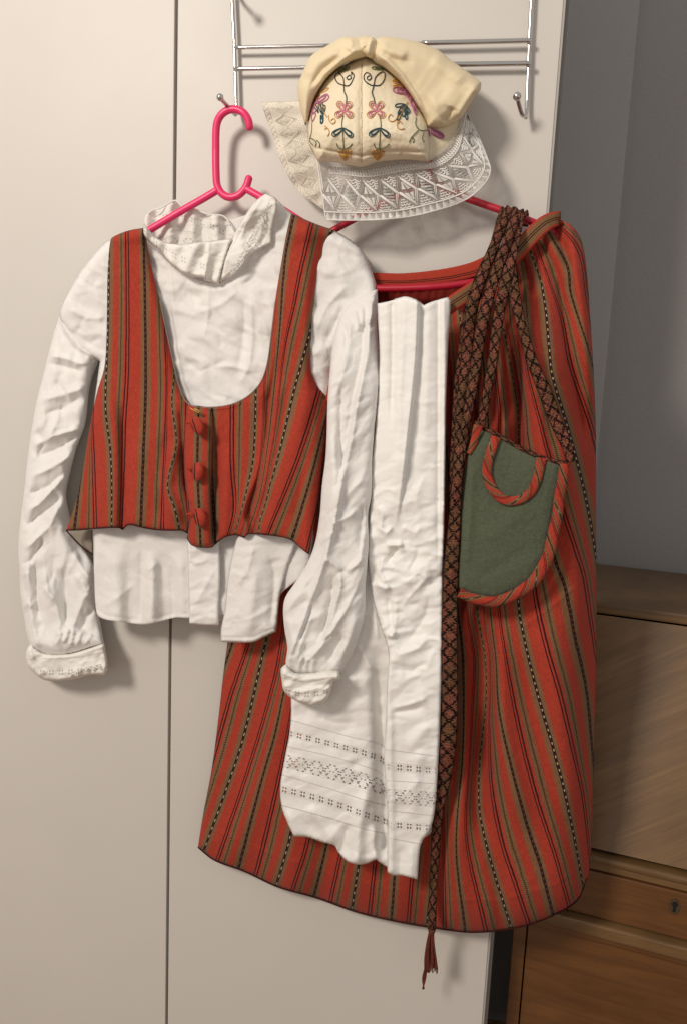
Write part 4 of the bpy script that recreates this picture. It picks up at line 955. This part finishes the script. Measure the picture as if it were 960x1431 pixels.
apR_f = [
 ([(566, 420), (564, 480), (560, 560), (556, 640), (548, 720)], 6, .003, 'c', 'top'), ([(583, 424), (580, 500), (572, 580), (562, 670), (553, 735)], 20, .013, 'S', 'top'), ([(590, 440), (586, 560), (576, 680)], 6, -.003, 'g', 'top'),
 ([(548, 425), (548, 500), (546, 600)], 5, -.008, 'g', 'top'), ([(556, 425), (558, 500), (552, 600)], 5, .003, 'g', 'top'),
 ([(612, 420), (612, 520), (612, 650), (612, 800)], 3.5, -.007, 'g', 'top'), ([(619, 420), (620, 560), (618, 760)], 4, .004, 'g', 'top'), ([(598, 426), (594, 560), (592, 650)], 8, .003, 'g', 'top'),
 # crumpled waist folds
 ([(528, 706), (534, 720), (532, 740)], 4, .007, 'c'), ([(524, 735), (540, 745), (550, 735)], 4, .008, 'c'), ([(538, 762), (556, 762), (565, 760)], 4, .010, 'c'), ([(540, 790), (552, 770), (560, 766)], 4, -.009), ([(537, 775), (530, 800), (540, 820)], 4, .007, 'c'), ([(523, 815), (538, 823), (545, 818)], 4, .008, 'c'),
 ([(563, 817), (585, 800), (600, 810)], 5, .006, 'c'), ([(570, 800), (582, 780), (586, 760)], 5, -.005), ([(560, 735), (580, 745), (590, 735)], 5, .004, 'c'), ([(595, 660), (580, 700), (590, 730)], 7, .003, 'c'),
 ([(542, 830), (545, 860), (548, 885)], 5, -.007), ([(553, 830), (552, 870), (545, 890)], 5, .006, 'c'), ([(540, 885), (548, 890), (552, 880)], 3, .010, 'c'), ([(545, 905), (560, 915), (585, 905), (600, 890)], 7, .006, 'c'), ([(560, 900), (575, 890), (595, 860), (600, 830)], 8, -.006),
 ([(580, 935), (595, 935), (608, 905)], 6, .004, 'c'), ([(545, 935), (575, 938), (600, 925)], 5, -.004, 'c'), ([(545, 990), (570, 985), (600, 975)], 5, .006, 'c'), ([(545, 997), (580, 992), (595, 985)], 5, -.005), ([(560, 850), (575, 830), (605, 800)], 5, .005, 'c'),
 ([(540, 960), (545, 1010), (545, 1060), (547, 1120), (547, 1215)], 5, .004, 'g', 'bot'), ([(590, 1040), (580, 1090), (578, 1150)], 9, .004), ([(560, 1180), (558, 1225)], 7, -.004, 'g', 'bot'), ([(575, 1180), (573, 1226)], 6, .004, 'g', 'bot'), ([(540, 1120), (560, 1115), (590, 1085)], 6, .003, 'c'),
 ([(568, 1050), (600, 1010)], 8, .003),
]
def d_apR(x, y, pl):
    e = edge(x, y, pl, 5); b = .118 - .006 * smooth(1000, 1200, y) + .002 * smooth(500, 430, y)
    b = b - .006 * smooth(545, 520, x)
    b = b + .0 * x
    mid = np.exp(-((y - 820) / 130)**2)
    b = b + .006 * smooth(880, 960, y)
    return b - .005 + .005 * e + facet(x, y, 22, .0040, 9, 30, 1.6) * (np.exp(-((y - 830) / 130)**2) + .25) + folds(x, y, apR_f) + crumple(x, y, 60, .0006, 51, 30, 1.5, 1, .5)
sheet('right_panel', apR, d_apR, M_apron, ap, 2.1, lambda x, y: (x + 3, field(x, y, R_lines, 1)), .0012)
sheet('rear_fold', [(600, 1000), (616, 1010), (616, 1060), (614, 1110), (608, 1150), (598, 1168), (584, 1172), (586, 1100)], simple(.084, (), .001, 30, 3, 2, e0=.004), M_apron, ap, 2.2, lambda x, y: (x, field(x, y, {k: [(a + 20, b + 16) for a, b in v] for k, v in R_lines.items()}, 1)))
sheet('waist_tuck', [(546, 430), (548, 420), (556, 416), (564, 419), (580, 417), (584, 428), (592, 440), (570, 450)], simple(.088, [([(565, 418), (568, 440)], 4, .004, 'c')], .001, 20, 5, 3, e0=.01), M_white, ap, 2.0)

# ================================================================== WOVEN BELT
be = thing('woven_belt', 'long narrow woven belt with black diamonds and a tassel, looped over the red hanger', 'belt')
ribbon('band', [(713, 312, .012), (714, 300, .016), (714, 291, .028), (712, 291, .044), (707, 302, .060), (694, 334, .088), (680, 368, .104), (667, 402, .112), (657, 445, .116), (651, 500, .119), (646, 550, .121), (642, 600, .122), (640, 650, .123), (634, 740, .122), (630, 800, .121), (628, 860, .120), (628, 940, .118), (627, 1010, .115), (622, 1075, .110), (612, 1130, .100), (608, 1190, .088), (605, 1240, .079), (603, 1298, .072)], [11, 12, 13, 14, 14, 13, 13, 13, 14, 17, 20, 21, 22, 23, 23, 20, 13, 11, 10, 10], M_band, be, .0035, .0022, 4, 0, .002)
ribbon('band', [(723, 314, .012), (725, 302, .016), (726, 294, .028), (724, 294, .046), (719, 304, .062), (708, 338, .096), (695, 374, .112), (683, 412, .122), (673, 455, .127), (665, 505, .128), (657, 555, .128), (649, 605, .126), (643, 650, .122)], [11, 12, 13, 14, 15, 15, 14, 13, 12, 11, 9], M_band, be, .0035, .002, 4, 5.1, .002)
ribbon('band', [(705, 306, .016), (705, 294, .026), (704, 292, .042), (699, 308, .060), (690, 345, .088), (672, 385, .098), (658, 425, .104), (650, 470, .106), (641, 530, .108), (637, 590, .108), (633, 650, .106), (631, 710, .102)], [9, 12, 14, 15, 14, 12, 12, 10, 9, 8], M_band, be, .003, .002, 4, 3.3, .0015)
# tassel
ts = []
for k in range(26):
    a = random.uniform(-1, 1); b = random.uniform(-1, 1)
    ts.append(P(*sm3([(603 + a * 2, 1296, .069 + b * .002), (601 + a * 5, 1318, .066 + b * .003), (601 + a * 8, 1340, .062 + b * .003), (602 + a * 9, 1357 + random.uniform(-5, 4), .060)], 5).T))
for k in range(3): ts.append(P(*sm3([(599 - k, 1330, .064), (596 - k, 1350, .060), (594 - 2 * k, 1368, .058), (590 + k, 1382, .058)], 5).T))
tas = tubes('tassel', ts, .0011, M_tassel, be)
ball('knot', 603, 1299, .070, .0055, M_band, be, (1, 1, 1.4))

# ================================================================== POUCH
po = thing('belt_pouch', 'dark green wool pouch with red striped binding, hanging in front of the skirt', 'pouch')
g_out = [(677, 600), (690, 607), (714, 620), (732, 631), (748, 638), (765, 643), (783, 648), (780, 675), (774, 700), (768, 735), (759, 775), (745, 805), (728, 820), (708, 829), (690, 835), (665, 832), (641, 822), (641, 790), (643, 755), (646, 710), (652, 655), (655, 633), (665, 617)]
po_f = [([(660, 640), (655, 720), (650, 800)], 8, .003), ([(760, 780), (720, 700), (700, 690)], 20, -.002), ([(670, 760), (700, 740), (740, 700)], 14, .0016), ([(660, 810), (700, 790), (745, 760)], 10, -.0014)]
def d_po(x, y, pl): return .121 + .010 * smooth(720, 650, x) * smooth(700, 600, y) + .006 * edge(x, y, spline(g_out, 4, True), 40) + folds(x, y, po_f) + .0007 * perlin(x / 8, y / 8, 5)
sheet('front', g_out, d_po, M_green, po, 2.0, None, .002)
sheet('back', [(672, 600), (714, 624), (748, 640), (792, 652), (786, 720), (774, 765), (752, 812), (722, 838), (690, 845), (645, 836), (640, 800), (645, 700), (652, 640)], lambda x, y, pl: np.full(x.shape, .112), M_green, po, 4, None, .002)
gpl = spline(g_out, 4, True)
def onp(pts, up=.003): 
    a = np.array(pts, float); return [(q[0], q[1], float(v) + up) for q, v in zip(a, d_po(a[:, 0], a[:, 1], gpl))]
def bind(o, su, sv, off):          # cut across the cloth: stripes slant over the binding
    d = o.data.uv_layers['uv'].data; n = len(d); a = np.zeros(n * 2, np.float32); d.foreach_get('uv', a); a = a.reshape(-1, 2)
    b = np.column_stack([a[:, 1] * sv + a[:, 0] * su + off, a[:, 0] * 1.2 + a[:, 1] * .2]).astype(np.float32); d.foreach_set('uv', b.ravel())
eb = ribbon('edge_binding', onp([(788, 648), (785, 672), (781, 695), (778, 720), (772, 748), (766, 775), (755, 798), (742, 815), (722, 829), (704, 837), (688, 841), (668, 838), (652, 833), (641, 828)], .0035), [13, 14, 14, 14, 15, 16, 16, 16, 15, 14, 14, 13, 12], M_stripe, po, .0045, .0015, 3)
bind(eb, .55, .40, 1.4)
ub = ribbon('pocket_trim', onp([(693, 610), (687, 626), (682, 642), (680, 660), (684, 676), (694, 691), (706, 699), (717, 700), (731, 696), (742, 686), (749, 672), (753, 656), (756, 640)], .0020), [13, 13, 13, 13, 13, 13, 13, 12, 12, 12, 13, 14], M_stripe, po, .0022, .0012, 3)
bind(ub, .50, .42, 3.1)
lb = ribbon('edge_binding', onp([(668, 594), (665, 606), (661, 620), (655, 634)], .001), [12, 11, 9, 6], M_stripe, po, .003, .0012, 3); bind(lb, .5, .4, 0.9)
ribbon('top_braid', onp([(664, 592), (677, 599), (700, 611), (722, 624), (745, 635), (768, 644), (790, 648)], -.002), [7, 6, 6, 6, 6, 7], M_band, po, .003, .001, 3)
ribbon('strap', [(731, 316, .014), (732, 304, .018), (732, 297, .030), (730, 298, .048), (724, 312, .064), (717, 345, .094), (709, 382, .112), (700, 420, .124), (693, 465, .128), (687, 510, .128), (679, 555, .128), (670, 598, .128)], [12, 12, 13, 14, 15, 15, 14, 13, 12, 12, 11, 10], M_band, po, .0025, .002, 4, 1.7, .0015)
ribbon('strap', [(719, 310, .050), (715, 335, .074), (713, 370, .100), (719, 415, .122), (731, 465, .128), (746, 512, .128), (762, 550, .126), (777, 590, .126), (791, 622, .126), (797, 646, .126)], [13, 14, 15, 14, 13, 14, 17, 18, 16, 10], M_band, po, .0025, .002, 4, 2.9, .0012)
rg = []
for k in range(16):
    a = k * .7; rg.append((668 + 5 * math.cos(a) + k * .3, 593 + 4 * math.sin(a * 1.3), .131 + .002 * math.sin(a * 2)))
tubes('frayed_knot', [P(*sm3(rg, 1.5).T)], .0011, M_band, po)

# ================================================================== CAP
cp = thing('embroidered_cap', 'cream silk bonnet with colourful flower embroidery, a folded bow and white lace frill', 'bonnet')
cr_o = [(508, 76), (490, 86), (470, 97), (454, 113), (440, 138), (431, 168), (431, 198), (437, 212), (444, 225), (470, 227), (490, 231), (506, 233), (530, 226), (550, 224), (569, 223), (598, 226), (600, 205), (597, 178), (590, 160), (581, 145), (570, 128), (558, 114), (540, 96), (525, 84)]
crpl = spline(cr_o, 4, True)
cap_f = [([(506, 80), (504, 140), (504, 190), (505, 232)], 3.5, -.004, 'c', 'all'), ([(432, 190), (440, 207), (470, 212), (506, 218), (540, 211), (595, 213)], 2, -.0035, 'g', 'all'), ([(452, 210), (458, 222)], 2, -.002), ([(484, 216), (486, 228)], 2, -.002), ([(530, 214), (532, 224)], 2, -.002), ([(560, 213), (562, 222)], 2, -.002),
         ([(470, 130), (460, 170), (458, 200)], 14, .002), ([(545, 130), (552, 170), (552, 200)], 14, .002)]
def d_cr(x, y, pl=None):
    e = edge(x, y, crpl, 62)
    return .066 + .044 * e + .010 * smooth(120, 210, y) + folds(x, y, cap_f) + .0008 * perlin(x / 6, y / 6, 2)
sheet('crown', cr_o, d_cr, M_silkin, cp, 1.8, None, .0015)
# side flap of the crown, right
sf = [(596, 176), (620, 172), (640, 160), (642, 178), (638, 195), (628, 209), (612, 219), (597, 226), (590, 200)]
sheet('side_flap', sf, simple(lambda x, y: .075 - .0007 * (x - 596) + 0 * y, (), .001, 30, 8, 2, e0=.008), M_silkin, cp, 1.8)
# bow
bl_o = [(518, 78), (510, 80), (490, 86), (470, 97), (454, 113), (440, 138), (431, 168), (427, 176), (420, 152), (416, 122), (421, 106), (432, 82), (438, 75), (460, 62), (478, 52), (488, 51), (500, 52), (516, 50), (524, 56), (522, 68)]
bwl = spline(bl_o, 4, True)
bl_ff = [([(512, 70), (495, 72), (478, 84), (455, 104), (438, 130)], 5, .008), ([(488, 52), (492, 62), (486, 72)], 4, .007, 'c'), ([(482, 56), (480, 66), (474, 76)], 4, -.003), ([(500, 53), (505, 65), (512, 72)], 4, -.004), ([(505, 60), (518, 70)], 3, .005, 'c'), ([(424, 110), (445, 85), (475, 66)], 8, .004), ([(430, 125), (450, 98), (480, 76)], 5, -.004)]
sheet('bow_loop', bl_o, lambda x, y, pl: .074 + .024 * edge(x, y, pl, 20) + .012 * smooth(440, 510, x) + folds(x, y, bl_ff) + crumple(x, y, 30, .0012, 61, 30, 2, 2, .4), M_silk, cp, 1.8, None, .0012, back=.040)
br_o = [(516, 78), (519, 62), (523, 56), (535, 51), (560, 54), (585, 59), (612, 70), (630, 84), (650, 98), (672, 115), (671, 125), (664, 134), (656, 146), (645, 163), (632, 173), (615, 179), (597, 178), (592, 164), (581, 145), (570, 128), (556, 111), (538, 96), (524, 88)]
br_ff = [([(520, 72), (540, 84), (560, 105), (580, 135), (596, 168)], 5, .010), ([(530, 72), (555, 92), (580, 125), (598, 160)], 6, -.003), ([(523, 58), (526, 68), (520, 76)], 3, .004, 'c'), ([(530, 60), (545, 72), (570, 80)], 7, .004), ([(528, 75), (550, 82), (580, 88)], 6, -.002),
         ([(640, 170), (645, 155), (658, 135), (670, 118)], 7, .008), ([(600, 150), (625, 140), (640, 120)], 14, .004), ([(618, 172), (628, 160), (632, 148)], 5, -.007), ([(600, 80), (630, 100), (650, 118)], 12, .004)]
sheet('bow_loop', br_o, lambda x, y, pl: .060 + .028 * edge(x, y, pl, 22) + .020 * smooth(640, 530, x) + folds(x, y, br_ff) + crumple(x, y, 34, .0012, 71, 30, 2, 2, .4), M_silk, cp, 1.8, None, .0012, back=.036)
kn = [(512, 79), (506, 70), (510, 58), (518, 50), (525, 55), (527, 66), (524, 78), (518, 82)]
sheet('bow_knot', kn, lambda x, y, pl: .092 + .020 * edge(x, y, pl, 9) + folds(x, y, [([(519, 52), (516, 64), (513, 78)], 2, .003, 'c'), ([(523, 56), (521, 68), (519, 80)], 2, -.004)]), M_silk, cp, 1.6, None, .0012, back=.080)
tubes('seam', [P(*np.array([(505 + .3 * math.sin(k), 90 + k * 3.0 + j, float(d_cr(np.array([505.]), np.array([90 + k * 3.0 + j]))[0]) + .0008) for j in (0, 1.6)]).T) for k in range(46)], .0006, T_stitch, cp)
# embroidery (raised thread, each motif a part)
def onc(pts, up=.0009):
    a = np.array(pts, float); d = d_cr(a[:, 0], a[:, 1]); return P(a[:, 0], a[:, 1], d + up)
def petal(cx, cy, ang, L, W, n=14):
    a = math.radians(ang); out = []
    for k in range(n + 1):
        t = 2 * math.pi * k / n; u = (1 - math.cos(t)) / 2 * L; v = math.sin(t) * W / 2 * (.35 + .65 * u / L)
        out.append((cx + u * math.cos(a) - v * math.sin(a), cy + u * math.sin(a) + v * math.cos(a)))
    return out
def emb(name, paths, mat, r=.0009):
    if any(k in name for k in ('stem', 'vine', 'scroll')):
        for p in paths: tubes(name, [onc(spline(p, 1.5, False, 170))], r * .75, mat, cp)
    else: tubes(name, [onc(spline(p, 1.5, False, 170)) for p in paths], r * .72, mat, cp)
def mp(x, y): return (400 + x / 3.31, 40 + y / 3.31)
for (fx, fy) in ((268, 378), (416, 378)):
    X, Y = mp(fx, fy)
    emb('embroidered_flower', [petal(X, Y, a, 12.5, 9) for a in (-125, -50, 38, 145)] + [petal(X, Y, a, 9.5, 5) for a in (-125, -50, 38, 145)], T_pink, .0008)
    emb('embroidered_flower', [petal(X, Y, a, 15, 12.5) for a in (-125, -50, 38, 145)], T_gold, .0006)
for sx, base in ((1, 262), (-1, 432)):
    X, Y = mp(base, 460)
    emb('embroidered_leaf', [petal(X, Y, 90 + 56, 18, 9.5), petal(X, Y, 90 - 48, 18, 9.5), petal(X, Y, 90 + 56, 15, 6), petal(X, Y, 90 - 48, 15, 6)], T_teal, .0009)
    emb('embroidered_stem', [[mp(base - 2, 460), mp(base, 500), mp(base + 3 * sx, 545), mp(base + 2, 565)], [mp(base + 2 * sx, 400), mp(base - 4 * sx, 430), mp(base - 4 * sx, 460)], [mp(base - 30, 530), mp(base - 20, 550), mp(base, 556), mp(base + 25, 550), mp(base + 42, 532)]], T_green, .0008)
    emb('embroidered_tulip', [petal(*mp(base + 10 * sx, 610), -90 + a, 16, 5) for a in (-32, -12, 8, 30)] + [petal(*mp(base + 10 * sx, 605), -90 + a, 11, 3) for a in (-45, 0, 45)], T_gold, .0009)
emb('embroidered_stem', [[mp(266, 262), mp(268, 290), mp(278, 315), mp(276, 350)], [mp(404, 262), mp(396, 295), mp(404, 320), mp(410, 350)]], T_teal, .0010)
emb('embroidered_vine', [[mp(266, 262), mp(238, 250), mp(226, 222), mp(240, 205), mp(262, 225), mp(270, 262), mp(290, 262), mp(305, 240), mp(312, 215), mp(300, 200), (mp(302, 215))], [mp(280, 225), mp(292, 215), mp(300, 228), mp(286, 236), mp(278, 226)]], T_black, .0009)
emb('embroidered_vine', [[mp(404, 262), mp(430, 262), mp(452, 235), mp(454, 205), mp(440, 200), mp(412, 225), mp(402, 262), mp(385, 258), mp(362, 240), mp(358, 218), mp(370, 203), mp(388, 210)], [mp(388, 212), mp(392, 228), mp(380, 238), mp(372, 226), mp(384, 216)]], T_black, .0009)
emb('embroidered_leaf', [petal(*mp(240, 203), -25, 17, 5), petal(*mp(245, 200), -22, 12, 2)], T_green, .0009); emb('embroidered_leaf', [petal(*mp(450, 190), 190, 17, 5), petal(*mp(448, 190), 190, 12, 2)], T_green, .0009)
# big side flowers
for k, (pts, mt, r) in enumerate([
    ([petal(*mp(140, 345), -32, 20, 11), petal(*mp(142, 340), -32, 15, 6), petal(*mp(125, 395), -70, 17, 9), petal(*mp(122, 430), -78, 13, 7)], T_mag, .0012),
    ([petal(*mp(130, 350), -38, 23, 5), petal(*mp(118, 400), -76, 18, 4)], T_pink, .0011),
    ([petal(*mp(110, 380), -62, 20, 6), petal(*mp(150, 300), -28, 16, 4)], T_gold, .0010),
    ([petal(*mp(120, 350), -50, 17, 3)], T_rust, .0011),
    ([petal(*mp(170, 400), a, l, 5) for a, l in ((-110, 16), (-95, 17), (-80, 14), (100, 12))] + [petal(*mp(160, 400), 80, 11, 4), petal(*mp(150, 390), -115, 14, 4)], T_teal, .0010),
    ([[mp(150, 350), mp(165, 370), mp(180, 395), mp(190, 410)], [mp(160, 340), mp(180, 375)]], T_gold, .0010)]):
    emb('embroidered_side_flower', pts, mt, r)
for pts, mt, r in [
    ([petal(*mp(570, 300), 195, 24, 11), petal(*mp(568, 300), 195, 18, 6), petal(*mp(590, 340), 232, 19, 9), petal(*mp(598, 380), 248, 17, 8), petal(*mp(600, 400), 255, 12, 5)], T_mag, .0013),
    ([petal(*mp(580, 320), 208, 23, 4), petal(*mp(596, 370), 244, 17, 3)], T_pink, .0011),
    ([petal(*mp(545, 262), 200, 18, 5), petal(*mp(530, 250), 200, 12, 3), petal(*mp(540, 270), 185, 15, 3)], T_gold, .0012),
    ([petal(*mp(585, 310), 222, 14, 3)], T_rust, .0011),
    ([petal(*mp(545, 350), a, l, 6) for a, l in ((170, 13), (120, 17), (95, 17), (75, 15), (60, 14))] + [petal(*mp(530, 380), 110, 14, 5), petal(*mp(548, 372), 80, 15, 4)], T_teal, .0010),
    ([[mp(560, 340), mp(545, 365), mp(530, 395), mp(518, 420)], [mp(550, 365), mp(535, 365)], [mp(540, 385), mp(526, 380)]], T_gold, .0010)]:
    emb('embroidered_side_flower', pts, mt, r)
emb('embroidered_scroll', [[mp(196, 400), mp(200, 425), mp(215, 440), mp(228, 430), mp(220, 415), mp(207, 425)], [mp(178, 450), mp(192, 460), mp(200, 480), mp(192, 498)], [mp(178, 465), mp(188, 462)]], T_gold, .0008)
emb('embroidered_scroll', [[mp(520, 395), mp(500, 425), mp(480, 428), mp(470, 412), mp(482, 396), (mp(492, 405))], [mp(512, 425), mp(512, 450), mp(525, 465), mp(545, 462)], [mp(512, 440), mp(525, 428), mp(535, 440)]], T_gold, .0008)
emb('embroidered_stem', [[mp(120, 435), mp(118, 480), mp(110, 520), mp(125, 540)], [mp(110, 505), mp(130, 515), mp(140, 530), mp(134, 545)], [mp(140, 515), mp(155, 530), mp(155, 550)]], T_green, .0008)
emb('embroidered_stem', [[mp(600, 410), mp(598, 445), mp(620, 470), mp(650, 470)], [mp(610, 470), mp(580, 500), mp(566, 525)], [mp(582, 502), mp(590, 515), mp(584, 528)], [mp(635, 480), mp(628, 510), mp(638, 525)]], T_green, .0008)
def on_flap(p): a = np.array(p); return P(a[:, 0], a[:, 1], .0755 - .0007 * (a[:, 0] - 596) + .0012)
tubes('embroidered_petal', [on_flap(spline(petal(*mp(668, 465), 32, 21, 8), 1.5)), on_flap(spline(petal(*mp(672, 480), 25, 16, 4), 1.5)), on_flap(spline(petal(*mp(655, 470), 90, 9, 4), 1.5))], .0012, T_mag, cp)

# ---- lace frill -----------------------------------------------------------------
def arc(pl, n):
    pl = spline(pl, 3, False, 80); L = np.concatenate([[0], np.cumsum(np.hypot(*np.diff(pl, axis=0).T))]); t = np.linspace(0, L[-1], n)
    return np.column_stack([np.interp(t, L, pl[:, 0]), np.interp(t, L, pl[:, 1])])
N = 161
fin = arc([(443, 224), (470, 226), (505, 231), (540, 225), (569, 222), (598, 222), (626, 205), (640, 180), (649, 156)], N)
fout = arc([(455, 307), (478, 308), (532, 307), (576, 302), (620, 291), (642, 283), (660, 273), (680, 252), (685, 237), (680, 220), (668, 190), (655, 165)], N)
def lace_pt(s, t, up=0.):
    i = np.asarray(s, float) * (N - 1); a = np.column_stack([np.interp(i, range(N), fin[:, 0]), np.interp(i, range(N), fin[:, 1])]); b = np.column_stack([np.interp(i, range(N), fout[:, 0]), np.interp(i, range(N), fout[:, 1])])
    t = np.asarray(t, float); q = a * (1 - t[:, None]) + b * t[:, None]; s = np.asarray(s, float)
    d = .070 - .012 * t + .006 * np.sin(s * 9) * t + .003 * np.sin(s * 31 + 1) * t - .030 * smooth(.72, 1.0, s) + up
    return P(q[:, 0], q[:, 1], d)
NS, NT = 150, 26
S, T_ = np.meshgrid(np.linspace(0, 1, NS), np.linspace(-.06, 1, NT)); S = S.ravel(); T_ = T_.ravel()
V = lace_pt(S, T_); Fc = [(r * NS + c, r * NS + c + 1, (r + 1) * NS + c + 1, (r + 1) * NS + c)[::-1] for r in range(NT - 1) for c in range(NS - 1)]
lf = mesh('lace_frill', V, Fc, M_net, cp, np.column_stack([S * 290, T_ * 80]))
lp = lambda st, r=.0007, nm='lace_thread', mat=M_thread, up=.0004: tubes(nm, [lace_pt(np.array([q[0] for q in p]), np.array([q[1] for q in p]), up) for p in st], r * 1.2, mat, lf, seg=4)
ss = np.linspace(0, 1, 200)
lp([[(s, .995) for s in ss], [(s, .865) for s in ss], [(0.002, t) for t in np.linspace(0, 1, 12)]], .0009, 'lace_hem')
tri = []
nT = 34
for k in range(nT):
    a = k / nT; b = (k + 1) / nT
    for j in range(8):
        f = j / 7; tri.append([(a + (b - a) * .5 * f, .98 - .10 * f), (b - (b - a) * .5 * f, .98 - .10 * f)] if False else [(a + (b - a) * (.5 * f), .975 - .095 * f), (b - (b - a) * (.5 * f), .975 - .095 * f)])
lp(tri, .0008, 'lace_triangles')
ND = 11
for k in range(ND):
    c = (k + .5) / ND; hw = .5 / ND; mid = .56; hh = .27; pth = []
    for g in (1.0, .84):
        pth.append([(c - hw * g, mid), (c, mid - hh * g), (c + hw * g, mid), (c, mid + hh * g), (c - hw * g, mid)])
    if k % 2 == 0:
        for j in range(-7, 8):
            y = mid + j * .022; wd_ = hw * .62 * (1 - abs(j) / 8.5)
            if abs(j) > 1: pth.append([(c - wd_, y), (c - wd_ * .12, y + .01)]); pth.append([(c + wd_ * .12, y + .01), (c + wd_, y)])
    else:
        zz = [(c - hw * .55 * (1 if j % 2 else -1) * (1 - abs(j - 6) / 7.5), mid - hh * .62 + j * hh * .62 / 6) for j in range(13)]
        pth.append(zz); pth.append([(q[0], q[1] + .018) for q in zz])
    lp(pth, .00075, 'lace_diamond')
    # little hooked scrolls in the triangles between the diamonds
    pth = []
    for e_, sg in ((c + hw, -1), (c + hw, 1)):
        if e_ > .99: continue
        for j in range(4):
            y0_ = mid + sg * (.13 + j * .045); w0 = hw * (.16 + .17 * j)
            pth.append([(e_ - w0, y0_), (e_ - w0 * .6, y0_ + .022), (e_ - w0 * .25, y0_), (e_, y0_ + .022 * sg), (e_ + w0 * .25, y0_), (e_ + w0 * .6, y0_ + .022), (e_ + w0, y0_)])
    if pth: lp(pth, .0007, 'lace_scroll')
top = [[(s + .004 * math.sin(s * 420), .13 + .035 * math.cos(s * 420)) for s in np.linspace(.06, 1, 700)], [(s + .004 * math.sin(s * 420 + 2), .18 + .035 * math.cos(s * 420 + 2)) for s in np.linspace(.06, 1, 700)]]
lp(top, .0008, 'lace_braid')
# left frill, cream, seen from its reverse
li_ = arc([(420, 140), (424, 160), (432, 186), (438, 205), (446, 228), (452, 262), (454, 292)], 80); lo_ = arc([(365, 142), (373, 167), (381, 189), (386, 206), (391, 222), (405, 250), (424, 273), (440, 284), (452, 293)], 80)
def lace2(s, t, up=0.):
    i = np.asarray(s, float) * 79; a = np.column_stack([np.interp(i, range(80), li_[:, k]) for k in (0, 1)]); b = np.column_stack([np.interp(i, range(80), lo_[:, k]) for k in (0, 1)])
    t = np.asarray(t, float); q = a * (1 - t[:, None]) + b * t[:, None]; s = np.asarray(s, float)
    d = .046 - .020 * t + .005 * np.sin(s * 14 + 1) * t + .002 * np.sin(s * 33) + up; return P(q[:, 0], q[:, 1], d)
S, T_ = np.meshgrid(np.linspace(0, 1, 70), np.linspace(0, 1, 24)); S = S.ravel(); T_ = T_.ravel()
l2 = mesh('lace_frill', lace2(S, T_), [(r * 70 + c, r * 70 + c + 1, (r + 1) * 70 + c + 1, (r + 1) * 70 + c) for r in range(23) for c in range(69)], M_net2, cp, np.column_stack([S * 150, T_ * 50]))
pth = [[(s, .99) for s in np.linspace(0, 1, 80)], [(s, .86) for s in np.linspace(0, 1, 80)], [(0.003, t) for t in np.linspace(0, 1, 10)]]
for k in range(9):
    c = (k + .5) / 9; hw = .5 / 9
    for g in (1, .82): pth.append([(c - hw * g, .5), (c, .5 - .3 * g), (c + hw * g, .5), (c, .5 + .3 * g), (c - hw * g, .5)])
    for j in range(-4, 5):
        w0 = hw * .6 * (1 - abs(j) / 5.2); pth.append([(c - w0, .5 + j * .035), (c + w0, .5 + j * .035 + .01)])
for k in range(26):
    a = k / 26; pth.append([(a, .975), (a + .5 / 26, .88), (a + 1 / 26, .975)])
tubes('lace_thread', [lace2(np.array([q[0] for q in p]), np.array([q[1] for q in p]), .0003) for p in pth], .0005, M_threadc, l2, seg=4)
print('objects', len(bpy.data.objects), 'tris', sum(len(m.polygons) for m in bpy.data.meshes))
